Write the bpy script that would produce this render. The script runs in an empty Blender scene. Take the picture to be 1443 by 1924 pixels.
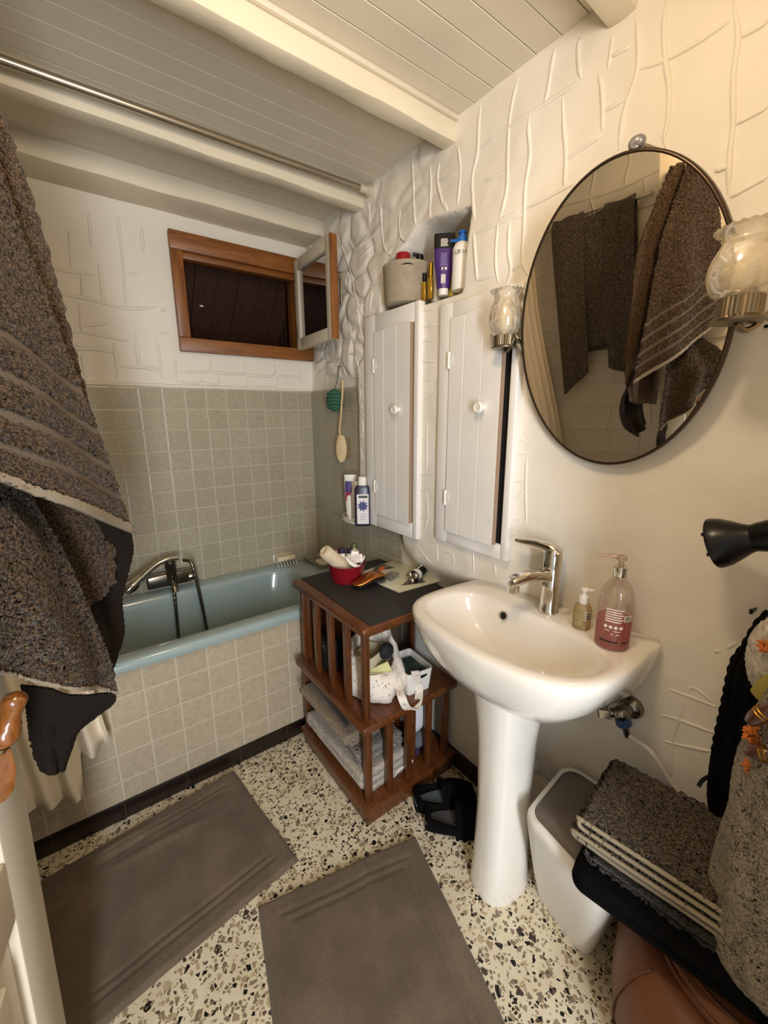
import bpy, bmesh, math, random
from mathutils import Vector, Matrix, noise
random.seed(7)
R = math.radians
PI = math.pi
scene = bpy.context.scene
COL = scene.collection

# ------------------------------------------------------------------ camera
F, CX, CY, HC = 782.257, 721.5, 962.0, 1.38
YAW, PIT, ROLL = 0.637898, 0.225252, -0.005043
C0 = Vector((0, 0, HC))
_fw = Vector((math.sin(YAW)*math.cos(PIT), math.cos(YAW)*math.cos(PIT), -math.sin(PIT)))
_r0 = Vector((math.cos(YAW), -math.sin(YAW), 0)); _u0 = _r0.cross(_fw)
_r = _r0*math.cos(ROLL) + _u0*math.sin(ROLL); _u = -_r0*math.sin(ROLL) + _u0*math.cos(ROLL)

def ray(px, py): return _fw + _r*((px-CX)/F) - _u*((py-CY)/F)
def ax(px, py, X): d = ray(px, py); return C0 + d*(X/d.x)
def ay(px, py, Y): d = ray(px, py); return C0 + d*(Y/d.y)
def az(px, py, Z): d = ray(px, py); return C0 + d*((Z-HC)/d.z)
def zat(px, py, P):
    d = ray(px, py); h = math.hypot(P[0], P[1]); return HC + d.z/math.hypot(d.x, d.y)*h
def wid(n, P): return n*((Vector(P)-C0).dot(_fw))/F

cam = bpy.data.cameras.new('camera'); camo = bpy.data.objects.new('camera', cam); COL.objects.link(camo)
cam.sensor_fit = 'VERTICAL'; cam.sensor_height = 24.0; cam.sensor_width = 18.0
cam.lens = F/1924*24.0; cam.clip_start = 0.02
m = Matrix((( _r.x, _u.x, -_fw.x, 0), (_r.y, _u.y, -_fw.y, 0), (_r.z, _u.z, -_fw.z, HC), (0, 0, 0, 1)))
camo.matrix_world = m
scene.camera = camo

# ------------------------------------------------------------------ materials
def srgb(h):
    h = h.lstrip('#'); o = []
    for i in (0, 2, 4):
        c = int(h[i:i+2], 16)/255; o.append(c/12.92 if c <= .04045 else ((c+.055)/1.055)**2.4)
    return (o[0], o[1], o[2], 1)
class NT:
    def __init__(s, name):
        s.m = bpy.data.materials.new(name); s.m.use_nodes = True; s.t = s.m.node_tree
        s.n = s.t.nodes; s.l = s.t.links; s.b = s.n['Principled BSDF']; s.o = s.n['Material Output']
        s._tc = None
    def add(s, ty, **k):
        n = s.n.new(ty)
        for a, v in k.items(): setattr(n, a, v)
        return n
    def link(s, a, b): s.l.new(a, b)
    def co(s, kind='Object'):
        if not s._tc: s._tc = s.add('ShaderNodeTexCoord')
        return s._tc.outputs[kind]
    def mapping(s, scale=(1, 1, 1), rot=(0, 0, 0), loc=(0, 0, 0), src=None):
        n = s.add('ShaderNodeMapping'); n.inputs['Scale'].default_value = scale; n.inputs['Rotation'].default_value = rot
        n.inputs['Location'].default_value = loc
        s.link(src or s.co(), n.inputs['Vector']); return n.outputs['Vector']
    def noise(s, scale, detail=3, rough=.55, vec=None, dist=0):
        n = s.add('ShaderNodeTexNoise'); n.inputs['Scale'].default_value = scale; n.inputs['Detail'].default_value = detail
        n.inputs['Roughness'].default_value = rough; n.inputs['Distortion'].default_value = dist
        s.link(vec or s.co(), n.inputs['Vector']); return n.outputs['Fac']
    def ramp(s, fac, stops, interp='LINEAR'):
        n = s.add('ShaderNodeValToRGB'); e = n.color_ramp; e.interpolation = interp
        while len(e.elements) < len(stops): e.elements.new(.5)
        for k, (p, c) in enumerate(stops):
            e.elements[k].position = p; e.elements[k].color = c if len(c) == 4 else (*c, 1)
        s.link(fac, n.inputs['Fac']); return n.outputs['Color']
    def math(s, op, a, b=None, c=None):
        n = s.add('ShaderNodeMath', operation=op)
        for i, v in enumerate((a, b, c)):
            if v is None: continue
            if isinstance(v, (int, float)): n.inputs[i].default_value = v
            else: s.link(v, n.inputs[i])
        return n.outputs[0]
    def mix(s, fac, a, b, mode='MIX'):
        n = s.add('ShaderNodeMix', data_type='RGBA', blend_type=mode)
        for sock, v in ((n.inputs['Factor'], fac), (n.inputs['A'], a), (n.inputs['B'], b)):
            pass
        fi = [i for i in n.inputs if i.name == 'Factor'][0]
        ai = [i for i in n.inputs if i.name == 'A' and i.type == 'RGBA'][0]
        bi = [i for i in n.inputs if i.name == 'B' and i.type == 'RGBA'][0]
        for sock, v in ((fi, fac), (ai, a), (bi, b)):
            if isinstance(v, (int, float)): sock.default_value = v
            elif isinstance(v, tuple): sock.default_value = v
            else: s.link(v, sock)
        return [o for o in n.outputs if o.type == 'RGBA'][0]
    def bump(s, h, strength=.3, dist=.002, normal=None):
        n = s.add('ShaderNodeBump'); n.inputs['Strength'].default_value = strength; n.inputs['Distance'].default_value = dist
        s.link(h, n.inputs['Height'])
        if normal: s.link(normal, n.inputs['Normal'])
        s.link(n.outputs['Normal'], s.b.inputs['Normal']); return n.outputs['Normal']
    def set(s, **k):
        for a, v in k.items():
            i = s.b.inputs[a.replace('_', ' ')]
            if isinstance(v, (int, float, tuple)): i.default_value = v
            else: s.link(v, i)
        return s

def mat(name, col, rough=.5, metal=0., bump=0., bscale=80, var=0., vscale=6, spec=.5, coat=0., bdist=.002, sheen=0.):
    t = NT(name); c = srgb(col) if isinstance(col, str) else (*col, 1)
    if var:
        d = tuple(x*(1-var) for x in c[:3]) + (1,); l = tuple(min(1, x*(1+var)) for x in c[:3]) + (1,)
        t.set(Base_Color=t.ramp(t.noise(vscale, 4), [(.3, d), (.7, l)]))
    else: t.set(Base_Color=c)
    t.set(Roughness=rough, Metallic=metal, Specular_IOR_Level=spec, Coat_Weight=coat)
    if sheen: t.set(Sheen_Weight=sheen, Sheen_Roughness=.5)
    if bump: t.bump(t.noise(bscale, 3), bump, bdist)
    return t.m

def terry(name, c0, c1, scale=330, dist=.004, strength=.9, ribs=0):
    t = NT(name)
    v = t.add('ShaderNodeTexVoronoi'); v.inputs['Scale'].default_value = scale; v.inputs['Randomness'].default_value = 1
    t.link(t.co(), v.inputs['Vector'])
    n = t.noise(scale*.5, 3)
    h = t.math('SUBTRACT', t.math('MULTIPLY', n, 1.4), v.outputs['Distance'])
    t.set(Base_Color=t.ramp(h, [(.0, srgb(c0)), (.6, srgb(c1))]), Roughness=1., Specular_IOR_Level=.1, Sheen_Weight=.15)
    t.bump(h, strength, dist); return t.m

def wood(name, c0, c1, scale=14, axis='Z', rough=.38, coat=.15):
    t = NT(name); sc = {'Z': (6, 6, .5), 'X': (.5, 6, 6), 'Y': (6, .5, 6)}[axis]
    v = t.mapping(sc)
    n = t.noise(scale, 5, .6, v, 1.2)
    t.set(Base_Color=t.ramp(n, [(.3, srgb(c0)), (.7, srgb(c1))]), Roughness=rough, Coat_Weight=coat, Coat_Roughness=.3)
    t.bump(n, .12, .001); return t.m

def tiles(name, axes, off, size, tile_c, grout_c, rough=.28):
    t = NT(name); sx = t.add('ShaderNodeSeparateXYZ'); t.link(t.co(), sx.inputs[0])
    ds = []; ids = []
    for a, o in zip(axes, off):
        p = t.math('DIVIDE', t.math('SUBTRACT', sx.outputs[a], o), size)
        fr = t.math('FRACT', p); ids.append(t.math('FLOOR', p))
        ds.append(t.math('MINIMUM', fr, t.math('SUBTRACT', 1., fr)))
    d = t.math('MINIMUM', ds[0], ds[1])
    wob = t.math('ADD', d, t.math('MULTIPLY', t.math('SUBTRACT', t.noise(30, 2), .5), .012))
    g = t.ramp(wob, [(.012, (0, 0, 0)), (.03, (1, 1, 1))])
    cmb = t.add('ShaderNodeCombineXYZ'); t.link(ids[0], cmb.inputs[0]); t.link(ids[1], cmb.inputs[1])
    wn = t.add('ShaderNodeTexWhiteNoise'); wn.noise_dimensions = '3D'; t.link(cmb.outputs[0], wn.inputs['Vector'])
    base = srgb(tile_c)
    k0 = tuple(x*.95 for x in base[:3]); k1 = tuple(x*1.04 for x in base[:3])
    tc = t.ramp(wn.outputs['Value'], [(0, k0), (1, k1)])
    mott = t.ramp(t.noise(55, 4), [(.35, (.86, .86, .86)), (.65, (1, 1, 1))])
    tc = t.mix(1., tc, mott, 'MULTIPLY')
    t.set(Base_Color=t.mix(g, srgb(grout_c), tc), Roughness=t.ramp(g, [(0, (.8, .8, .8)), (1, (rough, rough, rough))]))
    hh = t.math('ADD', t.math('MULTIPLY', t.ramp(wob, [(.0, (0, 0, 0)), (.07, (1, 1, 1))]), 1.), t.math('MULTIPLY', t.noise(40, 3), .25))
    t.bump(hh, .5, .0016); return t.m

def terrazzo(name):
    t = NT(name)
    base = t.ramp(t.noise(9, 4), [(.3, srgb('d3c6a8')), (.7, srgb('e4d9be'))])
    wv = t.add('ShaderNodeVectorMath', operation='ADD')
    nz = t.add('ShaderNodeTexNoise'); nz.inputs['Scale'].default_value = 70; t.link(t.co(), nz.inputs['Vector'])
    sc = t.add('ShaderNodeVectorMath', operation='SCALE'); sc.inputs['Scale'].default_value = .006
    t.link(nz.outputs['Color'], sc.inputs[0]); t.link(t.co(), wv.inputs[0]); t.link(sc.outputs[0], wv.inputs[1])
    out = base
    for S, thr, pal in ((56, .14, [(0, '0d0b0d'), (.11, '0d0b0d'), (.12, '40352f'), (.19, '857564'), (.34, '9c8a70'), (.46, 'b8a584'), (.60, None)]),
                        (104, .12, [(0, '15120f'), (.06, '15120f'), (.07, '5d4e40'), (.17, '7f6f59'), (.30, 'a08d70'), (.50, None)])):
        outs = []
        for f in ('F1', 'DISTANCE_TO_EDGE'):
            v = t.add('ShaderNodeTexVoronoi', feature=f); v.inputs['Scale'].default_value = S
            t.link(wv.outputs[0], v.inputs['Vector']); outs.append(v)
        rs = t.add('ShaderNodeSeparateColor'); t.link(outs[0].outputs['Color'], rs.inputs[0])
        stops = [(p, srgb(c) if c else (1, 1, 1)) for p, c in pal]
        colr = t.ramp(rs.outputs[0], stops, 'CONSTANT')
        on = t.math('LESS_THAN', rs.outputs[0], pal[-1][0])
        e = t.math('GREATER_THAN', outs[1].outputs['Distance'], t.math('ADD', thr*.6, t.math('MULTIPLY', rs.outputs[1], thr*1.3)))
        out = t.mix(t.math('MULTIPLY', on, e), out, colr)
    t.set(Base_Color=out, Roughness=.33, Specular_IOR_Level=.45)
    t.bump(t.noise(120, 2), .05, .001); return t.m

def thin_glass(name, tint=(1, 1, 1), gloss=.12, rough=.03, diff=None, dfac=0.):
    t = NT(name); t.n.remove(t.b)
    tr = t.add('ShaderNodeBsdfTransparent'); tr.inputs['Color'].default_value = (*tint, 1)
    gl = t.add('ShaderNodeBsdfGlossy'); gl.inputs['Roughness'].default_value = rough
    lw = t.add('ShaderNodeLayerWeight'); lw.inputs['Blend'].default_value = .35
    mx = t.add('ShaderNodeMixShader')
    t.link(t.math('ADD', gloss*.5, t.math('MULTIPLY', lw.outputs['Fresnel'], gloss*3)), mx.inputs[0])
    t.link(tr.outputs[0], mx.inputs[1]); t.link(gl.outputs[0], mx.inputs[2]); last = mx
    if diff:
        df = t.add('ShaderNodeBsdfDiffuse'); df.inputs['Color'].default_value = srgb(diff)
        tl = t.add('ShaderNodeBsdfTranslucent'); tl.inputs['Color'].default_value = srgb(diff)
        ad = t.add('ShaderNodeMixShader'); t.link(df.outputs[0], ad.inputs[1]); t.link(tl.outputs[0], ad.inputs[2])
        m2 = t.add('ShaderNodeMixShader')
        fac = t.ramp(t.noise(90, 4), [(.42, (dfac*.75,)*3), (.6, (min(1, dfac*1.15),)*3)])
        t.link(fac, m2.inputs[0]); t.link(last.outputs[0], m2.inputs[1]); t.link(ad.outputs[0], m2.inputs[2]); last = m2
    t.link(last.outputs[0], t.o.inputs['Surface']); return t.m

# ------------------------------------------------------------------ mesh builder
def V(*a): return Vector(a)
class G:
    def __init__(s): s.v = []; s.f = []
    def add(s, vs, fs):
        k = len(s.v); s.v += [Vector(p) for p in vs]; s.f += [tuple(i+k for i in f) for f in fs]; return s
    def box(s, lo, hi, M=None, taper=None):
        x0, y0, z0 = lo; x1, y1, z1 = hi
        p = [V(x, y, z) for z in (z0, z1) for y in (y0, y1) for x in (x0, x1)]
        if M is not None: p = [M @ q for q in p]
        return s.add(p, [(0, 2, 3, 1), (4, 5, 7, 6), (0, 1, 5, 4), (1, 3, 7, 5), (3, 2, 6, 7), (2, 0, 4, 6)])
    def loft(s, rings, closed=True, cap0=True, cap1=True):
        n = len(rings[0]); vs = [p for r in rings for p in r]; fs = []
        for i in range(len(rings)-1):
            for j in range(n if closed else n-1):
                a = i*n+j; b = i*n+(j+1) % n; fs.append((a, b, b+n, a+n))
        if closed and cap0: fs.append(tuple(range(n-1, -1, -1)))
        if closed and cap1: k = (len(rings)-1)*n; fs.append(tuple(k+j for j in range(n)))
        return s.add(vs, fs)
    def lathe(s, prof, base=(0, 0, 0), axis=(0, 0, 1), n=32, cap0=True, cap1=True, sx=1., sy=1.):
        q = V(0, 0, 1).rotation_difference(Vector(axis).normalized()).to_matrix(); b = Vector(base)
        return s.loft([[b + q @ V(r*sx*math.cos(2*PI*k/n), r*sy*math.sin(2*PI*k/n), z) for k in range(n)] for r, z in prof], True, cap0, cap1)
    def tube(s, path, rad, n=12, caps=True, flat=1.):
        P = [Vector(p) for p in path]; m_ = len(P)
        rr = rad if isinstance(rad, (list, tuple)) else [rad]*m_
        T = [(P[min(i+1, m_-1)]-P[max(i-1, 0)]).normalized() for i in range(m_)]
        up = V(0, 0, 1) if abs(T[0].z) < .9 else V(1, 0, 0)
        N = (up - T[0]*up.dot(T[0])).normalized(); rings = []
        for i in range(m_):
            N = (N - T[i]*N.dot(T[i])).normalized(); B = T[i].cross(N)
            rings.append([P[i] + (N*math.cos(2*PI*k/n)*flat + B*math.sin(2*PI*k/n))*rr[i] for k in range(n)])
        return s.loft(rings, True, caps, caps)
    def sheet(s, P, thick=0., closed_u=False):
        nv = len(P); nu = len(P[0]); vs = [p for r in P for p in r]; fs = []
        def quad(o, flip):
            for i in range(nv-1):
                for j in range(nu-1):
                    a = o+i*nu+j; q = (a, a+1, a+nu+1, a+nu); fs.append(q[::-1] if flip else q)
        quad(0, False)
        if thick:
            for i in range(nv):
                for j in range(nu):
                    du = P[i][min(j+1, nu-1)]-P[i][max(j-1, 0)]; dv = P[min(i+1, nv-1)][j]-P[max(i-1, 0)][j]
                    nn = du.cross(dv)
                    nn = nn.normalized() if nn.length > 1e-12 else V(0, 0, 1)
                    vs.append(P[i][j]-nn*thick)
            o = nv*nu; quad(o, True)
            edge = [(i, 0) for i in range(nv)] + [(nv-1, j) for j in range(1, nu)] + [(i, nu-1) for i in range(nv-2, -1, -1)] + [(0, j) for j in range(nu-2, 0, -1)]
            for k in range(len(edge)):
                a = edge[k]; b = edge[(k+1) % len(edge)]; ia = a[0]*nu+a[1]; ib = b[0]*nu+b[1]
                fs.append((ia, ib, ib+o, ia+o))
        return s.add(vs, fs)
    def ell(s, c, r, e=1., n=28, m_=16, M=None):
        def sp(x): return math.copysign(abs(x)**e, x)
        rings = []
        for i in range(m_+1):
            t = -PI/2+PI*i/m_; ct = max(sp(math.cos(t)), 1e-4)
            ring = [V(r[0]*ct*sp(math.cos(2*PI*k/n)), r[1]*ct*sp(math.sin(2*PI*k/n)), r[2]*sp(math.sin(t))) for k in range(n)]
            rings.append([(M @ q if M is not None else q)+Vector(c) for q in ring])
        return s.loft(rings)
    def jitter(s, amp, smooth_scale=None, amp2=0.):
        for i, p in enumerate(s.v):
            d = V(random.uniform(-1, 1), random.uniform(-1, 1), random.uniform(-1, 1))*amp
            if smooth_scale: d += noise.noise_vector(p*smooth_scale)*amp2
            s.v[i] = p + d
        return s
    def build(s, name, mt, parent=None, smooth=True, bevel=0., seg=2, sharp=40, sub=0, origin=None):
        me = bpy.data.meshes.new(name); off = V(0, 0, 0)
        if parent is None and s.v:
            if origin is not None: off = Vector(origin)
            else:
                lo = [min(p[k] for p in s.v) for k in range(3)]; hi = [max(p[k] for p in s.v) for k in range(3)]
                off = V((lo[0]+hi[0])/2, (lo[1]+hi[1])/2, lo[2])
        me.from_pydata([p-off for p in s.v], [], s.f)
        bm = bmesh.new(); bm.from_mesh(me)
        bmesh.ops.recalc_face_normals(bm, faces=bm.faces)
        if bevel:
            ed = [e for e in bm.edges if len(e.link_faces) == 2 and e.calc_face_angle(0) > R(30)]
            bmesh.ops.bevel(bm, geom=ed, offset=bevel, segments=seg, affect='EDGES', profile=.5, clamp_overlap=True)
        for f in bm.faces: f.smooth = smooth
        if smooth:
            for e in bm.edges:
                if len(e.link_faces) == 2 and e.calc_face_angle(0) > R(sharp): e.smooth = False
        bm.to_mesh(me); bm.free()
        for mm in (mt if isinstance(mt, list) else [mt]): me.materials.append(mm)
        o = bpy.data.objects.new(name, me); COL.objects.link(o)
        if parent is not None:
            o.parent = parent
            if parent.type == 'EMPTY': o.matrix_parent_inverse = Matrix.Translation(-parent.location)
            elif parent.parent is None: o.matrix_parent_inverse = Matrix.Translation(-parent.location)
        else: o.location = off
        if sub:
            md = o.modifiers.new('sub', 'SUBSURF'); md.levels = sub; md.render_levels = sub
        return o

def thing(name, label, cat, loc, group=None):
    o = bpy.data.objects.new(name, None); COL.objects.link(o); o.location = loc; o.empty_display_size = .05
    return tag(o, label, cat, group)
def tag(o, label, cat, group=None):
    o['label'] = label; o['category'] = cat
    if group: o['group'] = group
    return o
def struct(g, name, mt, parent=None, **k):
    o = g.build(name, mt, parent, origin=(0, 0, 0), **k); o['kind'] = 'structure'; return o

def spline(pts, n, closed=False):
    P = [Vector(p) for p in pts]; L = len(P); out = []
    segs = L if closed else L-1; per = max(2, n//segs)
    for i in range(segs):
        if closed: a, b, c, d = P[(i-1) % L], P[i], P[(i+1) % L], P[(i+2) % L]
        else: a, b, c, d = P[max(i-1, 0)], P[i], P[i+1], P[min(i+2, L-1)]
        for k in range(per):
            t = k/per; out.append(.5*((2*b)+(c-a)*t+(2*a-5*b+4*c-d)*t*t+(3*b-a-3*c+d)*t**3))
    if not closed: out.append(P[-1].copy())
    return out
def resample(P, n):
    P = [Vector(p) for p in P]; D = [0.]
    for a, b in zip(P, P[1:]): D.append(D[-1]+(b-a).length)
    out = []; j = 0
    for k in range(n):
        t = D[-1]*k/(n-1)
        while j < len(P)-2 and D[j+1] < t: j += 1
        w = (t-D[j])/max(D[j+1]-D[j], 1e-9); out.append(P[j].lerp(P[j+1], min(1, max(0, w))))
    return out
def sm(a, b, x):
    t = min(1, max(0, (x-a)/(b-a))); return t*t*(3-2*t)
def glyphs(g, body, loc, xdir, up, size, align='CENTER'):
    cu = bpy.data.curves.new('t', 'FONT'); cu.body = body; cu.size = size; cu.align_x = align; cu.align_y = 'CENTER'; cu.extrude = .0002
    o = bpy.data.objects.new('t', cu); me = bpy.data.meshes.new_from_object(o)
    x = Vector(xdir).normalized(); u = Vector(up); u = (u-x*u.dot(x)).normalized(); z = x.cross(u)
    g.add([Vector(loc)+x*v.co.x+u*v.co.y+z*v.co.z for v in me.vertices], [tuple(p.vertices) for p in me.polygons])
    bpy.data.objects.remove(o); bpy.data.curves.remove(cu); bpy.data.meshes.remove(me)
def text(name, body, loc, xdir, up, size, mt, parent, align='CENTER'):
    g = G(); glyphs(g, body, loc, xdir, up, size, align); return g.build(name, mt, parent, smooth=False)
def patch(g, c, r, a0, a1, z0, z1, n=10):
    P = [[V(c[0]+r*math.cos(a0+(a1-a0)*k/n), c[1]+r*math.sin(a0+(a1-a0)*k/n), z) for k in range(n+1)] for z in (z0, z1)]
    g.sheet(P, .0004); return g
def face_ang(P): return math.atan2(-P[1], -P[0])
def rotz(a): return Matrix.Rotation(a, 4, 'Z')
def TR(loc, rz=0, rx=0, ry=0): return Matrix.Translation(Vector(loc)) @ Matrix.Rotation(rz, 4, 'Z') @ Matrix.Rotation(ry, 4, 'Y') @ Matrix.Rotation(rx, 4, 'X')
# ------------------------------------------------------------------ palette
M_wall = mat('painted plaster', 'e3dccf', .62, bump=.35, bscale=28, var=.05, vscale=3, bdist=.004)
M_ceil = mat('painted boards', 'd9cfbb', .5, bump=.08, bscale=60, var=.03)
M_beam = mat('painted beam', 'ded3bb', .5, bump=.35, bscale=35, var=.05, bdist=.003)
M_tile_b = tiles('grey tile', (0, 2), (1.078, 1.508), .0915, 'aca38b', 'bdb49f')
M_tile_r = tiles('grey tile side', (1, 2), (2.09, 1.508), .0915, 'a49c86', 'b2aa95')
M_tile_f = tiles('beige tile', (0, 2), (.0855, .147), .1057, 'b9a98f', 'c6b8a0')
M_floor = terrazzo('terrazzo')
M_skirt = mat('dark skirting tile', '1c100c', .3)
M_grout = mat('skirting joint', '4a3a32', .8)
M_frame = wood('pine frame', '6a3a14', '9a5f28', 10, 'X', .45)
M_frameZ = wood('pine frame upright', '6a3a14', '9a5f28', 10, 'Z', .45)
M_cream = mat('cream paint', 'c8bda6', .5, bump=.1)
M_cab = mat('white cabinet paint', 'e9e5df', .42, bump=.1, bscale=40, var=.03)
M_dark = mat('dark gap', '0c0908', .9)
M_shaft = wood('dark boards', '2b1409', '46240f', 8, 'Z', .7, 0)
M_wood = wood('mahogany', '3f1f0b', '6f3d18', 12, 'Y', .35, .3)
M_woodZ = wood('mahogany upright', '3f1f0b', '693816', 12, 'Z', .35, .3)
M_chrome = mat('chrome', 'd8d4cc', .12, 1.)
M_chromed = mat('dull chrome', '8e867a', .22, 1.)
M_silver = mat('silver rod', 'b5ac9c', .3, 1.)
M_brass = mat('antique brass', '8a7d68', .35, 1., bump=.1)
M_black = mat('black plastic', '090808', .4, spec=.3)
M_blackg = mat('black gloss', '070606', .28, spec=.35)
M_porc = mat('white porcelain', 'ece5da', .14, coat=.6)
M_white = mat('white plastic', 'e6e0d6', .4)
M_tub = mat('pale blue enamel', '9aaaa8', .16, coat=.5)
M_gold = mat('gold', 'b98a2c', .25, .9)
M_mirror = mat('mirror', 'f0e8da', .015, 1.)
M_glass = thin_glass('window glass', (.9, .9, .86), .6)

XW, YB, ZC = 1.08, 2.10, 2.27
# ---- right wall: uneven plaster over stone, bulging mass around the cupboards, deep niche above them
def wx(y, z):
    if y >= .86: a = 1.04
    elif y >= .30: a = 1.095+(1.04-1.095)*(y-.30)/.56
    else: a = 1.095
    low = 1.08 if y > .6 else 1.08+.012*sm(.6, .3, y)
    x = low + (a-low)*sm(.775, .90, z)
    x += (1.08-x)*sm(1.80, 2.12, z)
    if y > 1.24 and z < 1.62:                       # recess under and beside the tall cupboard
        edge = 1.605 if z > .90 else 1.29
        k = sm(edge-.02, edge+.02, y)*(1-sm(1.50, 1.62, z)) if z > .93 else sm(1.27, 1.33, y)
        x += (1.08-x)*k
    if y > 1.5: x += (1.08-x)*sm(1.55, 2.0, y)*.999
    # stone-like unevenness
    amp = .003*sm(.95, 1.5, y)*sm(1.5, 1.75, z) + .003
    if y < .78 and z < 1.75: amp = .0022
    x += amp*noise.noise(V(y*9, z*9, 3.1)) + amp*.5*noise.noise(V(y*23, z*23, 7.7))
    if y > 1.05 and z > 1.45:                       # rounded stones showing through the plaster
        ds = noise.voronoi(V(y*7+.35*noise.noise(V(y*6, z*6, 9)), z*9+.35*noise.noise(V(y*6, z*6, 1)), 2.3))[0]
        k = sm(1.40, 1.62, y)*sm(1.52, 1.60, z)*(1-sm(2.1, 2.2, z))+.35*sm(1.05, 1.3, y)*sm(1.8, 1.95, z)
        x -= .015*min(1, k)*(sm(.0, .30, ds[1]-ds[0])-.6)
    # bottom edge of the mass rolls outwards where the stones stop
    x -= .030*math.exp(-((z-.82)/.05)**2)*sm(.80, .92, y)*(1-sm(1.18, 1.30, y))
    # niche
    top = 1.985 + .025*sm(1.0, 1.2, y) - .075*sm(1.2, 1.38, y)
    kn = sm(.985, 1.015, y)*(1-sm(1.375, 1.42, y))*sm(1.752, 1.778, z)*(1-sm(top-.015, top+.02, z))
    x += .19*kn
    return x
def onwall(px, py, lift=0.):
    X = 1.06
    for _ in range(12):
        p = ax(px, py, X); X = X + (wx(p.y, p.z)-X)*.7
    p = ax(px, py, X); p.x -= lift; return p
RW = '''z5|303,410 295,500 290,610 270,700 272,800 278,880|455,300 432,390 415,500 410,640 405,760 375,880|600,185 585,260 565,380 550,415|495,460 492,520 498,620 480,740 475,887
z5|628,385 632,500 640,620 635,760|770,290 782,340 788,430 785,520|695,150 690,220 700,310|825,135 820,200 808,275|920,70 932,200 920,300 885,400 865,480 850,600
z5|1040,0 1030,100 1035,240 1050,350 1045,480 1030,550 1045,600|1305,0 1325,150 1305,300 1305,480 1290,620 1285,780|212,580 222,680 210,820|100,650 105,740 98,870|30,620 35,720 38,880|140,640 132,720 160,840
z5|300,590 410,510 545,420 720,310|320,720 400,685|135,720 210,690|480,830 640,745 680,720|640,635 785,535|790,445 890,385|820,225 905,180|930,275 1030,240 1160,170 1300,75|1330,150 1443,85|1310,495 1443,425|1290,785 1443,700|1230,680 1290,660|375,875 470,830
z3|545,60 550,230 620,290|640,0 650,160|750,0 750,110|840,0 870,60|415,0 425,200 450,330 510,370|335,0 345,140|1045,200 1060,400 1070,540|1210,140 1195,350 1200,480 1220,560|1290,130 1280,330 1300,460 1270,560|1390,0 1385,200 1375,400 1420,500
z3|1055,215 1200,150 1400,80|1070,530 1190,490|1300,465 1380,410|120,220 210,460 250,660 300,770|250,660 270,820 300,960|200,240 240,340|230,330 400,200|250,400 370,290|330,560 430,555|190,480 180,560 250,660|360,600 340,740|110,820 240,760
z3|190,780 215,900 190,1050|80,830 100,1060|100,1060 240,1020|145,880 150,960|240,1030 280,1180|80,1190 280,1185|160,1080 180,1180
z3|690,735 790,720|690,850 800,825|690,940 790,935|690,1080 800,1080|700,1215 800,1190|690,1350 800,1290
z4|540,195 610,190|530,480 665,462|530,610 660,575|535,835 640,795|605,40 600,450|600,590 610,800 580,930
z4|1290,205 1390,190|1285,315 1400,300|1275,530 1385,520|1275,690 1385,600|1260,835 1360,825|1250,955 1320,945|1400,320 1390,600 1395,830 1380,900
z4|680,1020 690,1180|690,1080 810,1110 815,1220|970,1080 975,1260|1140,1180 1150,1290|510,1030 640,1190|830,1060 960,1090
z6|60,930 230,990 540,1110|230,1000 180,1180 120,1400 95,1740|0,1170 160,1210 510,1340|0,1390 120,1430 460,1500|60,930 10,1030|245,970 310,920 480,1060|600,570 650,540 690,505|490,605 520,590 545,600'''
RW += '\nzs|300,925 350,905|298,372 376,362|300,640 365,690|345,705 352,895|305,560 350,610|330,400 318,520|330,1020 345,1160|300,1180 372,1165'
OFF = {'zs': (620, 660, .1767), 'z5': (760, 0, .4733), 'z3': (600, 380, .2772), 'z4': (660, 780, .2356), 'z6': (1240, 1100, .208),
       'c8': (0, 330, .64), 'ct': (60, 640, .388), 'cw': (300, 400, .291)}
def lines(src):
    for row in src.strip().split('\n'):
        k, *segs = row.split('|'); ox, oy, s = OFF[k]
        for sg in segs:
            yield [(ox+float(a)*s, oy+float(b)*s) for a, b in (q.split(',') for q in sg.split())]
g = G()
NY, NZ = 340, 325
ys = [-.35+(2.11+.35)*i/NY for i in range(NY+1)]; zs = [ZC*j/NZ for j in range(NZ+1)]
g.sheet([[V(wx(y, z), y, z) for y in ys] for z in zs])
def bead(g, P, r):
    n = len(P)
    rr = [r*(.9+.25*noise.noise(p*14))*(.45+.55*min(1, 8*min(i, n-1-i)/n+.1)) for i, p in enumerate(P)]
    g.tube(P, rr, 8)
for pl in lines(RW):
    P2 = resample(spline([V(a, b, 0) for a, b in pl], 24), max(6, int(sum(math.hypot(b[0]-a[0], b[1]-a[1]) for a, b in zip(pl, pl[1:]))/9)))
    P3 = []
    for q in P2:
        p = onwall(q.x, q.y); P3.append(V(p.x+.0022, p.y, p.z))
    bead(g, P3, .0070 if pl[0][1] < 560 else .0055)
wr = struct(g, 'wall_right', M_wall, sharp=75)
# tile cladding of the right wall round the bath
def clad(lo, hi, name, mt, parent):
    b = G(); b.box(lo, hi); return struct(b, name, mt, parent, smooth=False)
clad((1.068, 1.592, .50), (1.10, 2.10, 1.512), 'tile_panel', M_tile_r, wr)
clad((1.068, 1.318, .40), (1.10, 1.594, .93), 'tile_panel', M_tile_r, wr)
clad((1.068, 1.50, .0), (1.10, 2.10, .52), 'tile_panel', M_tile_r, wr)

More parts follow.
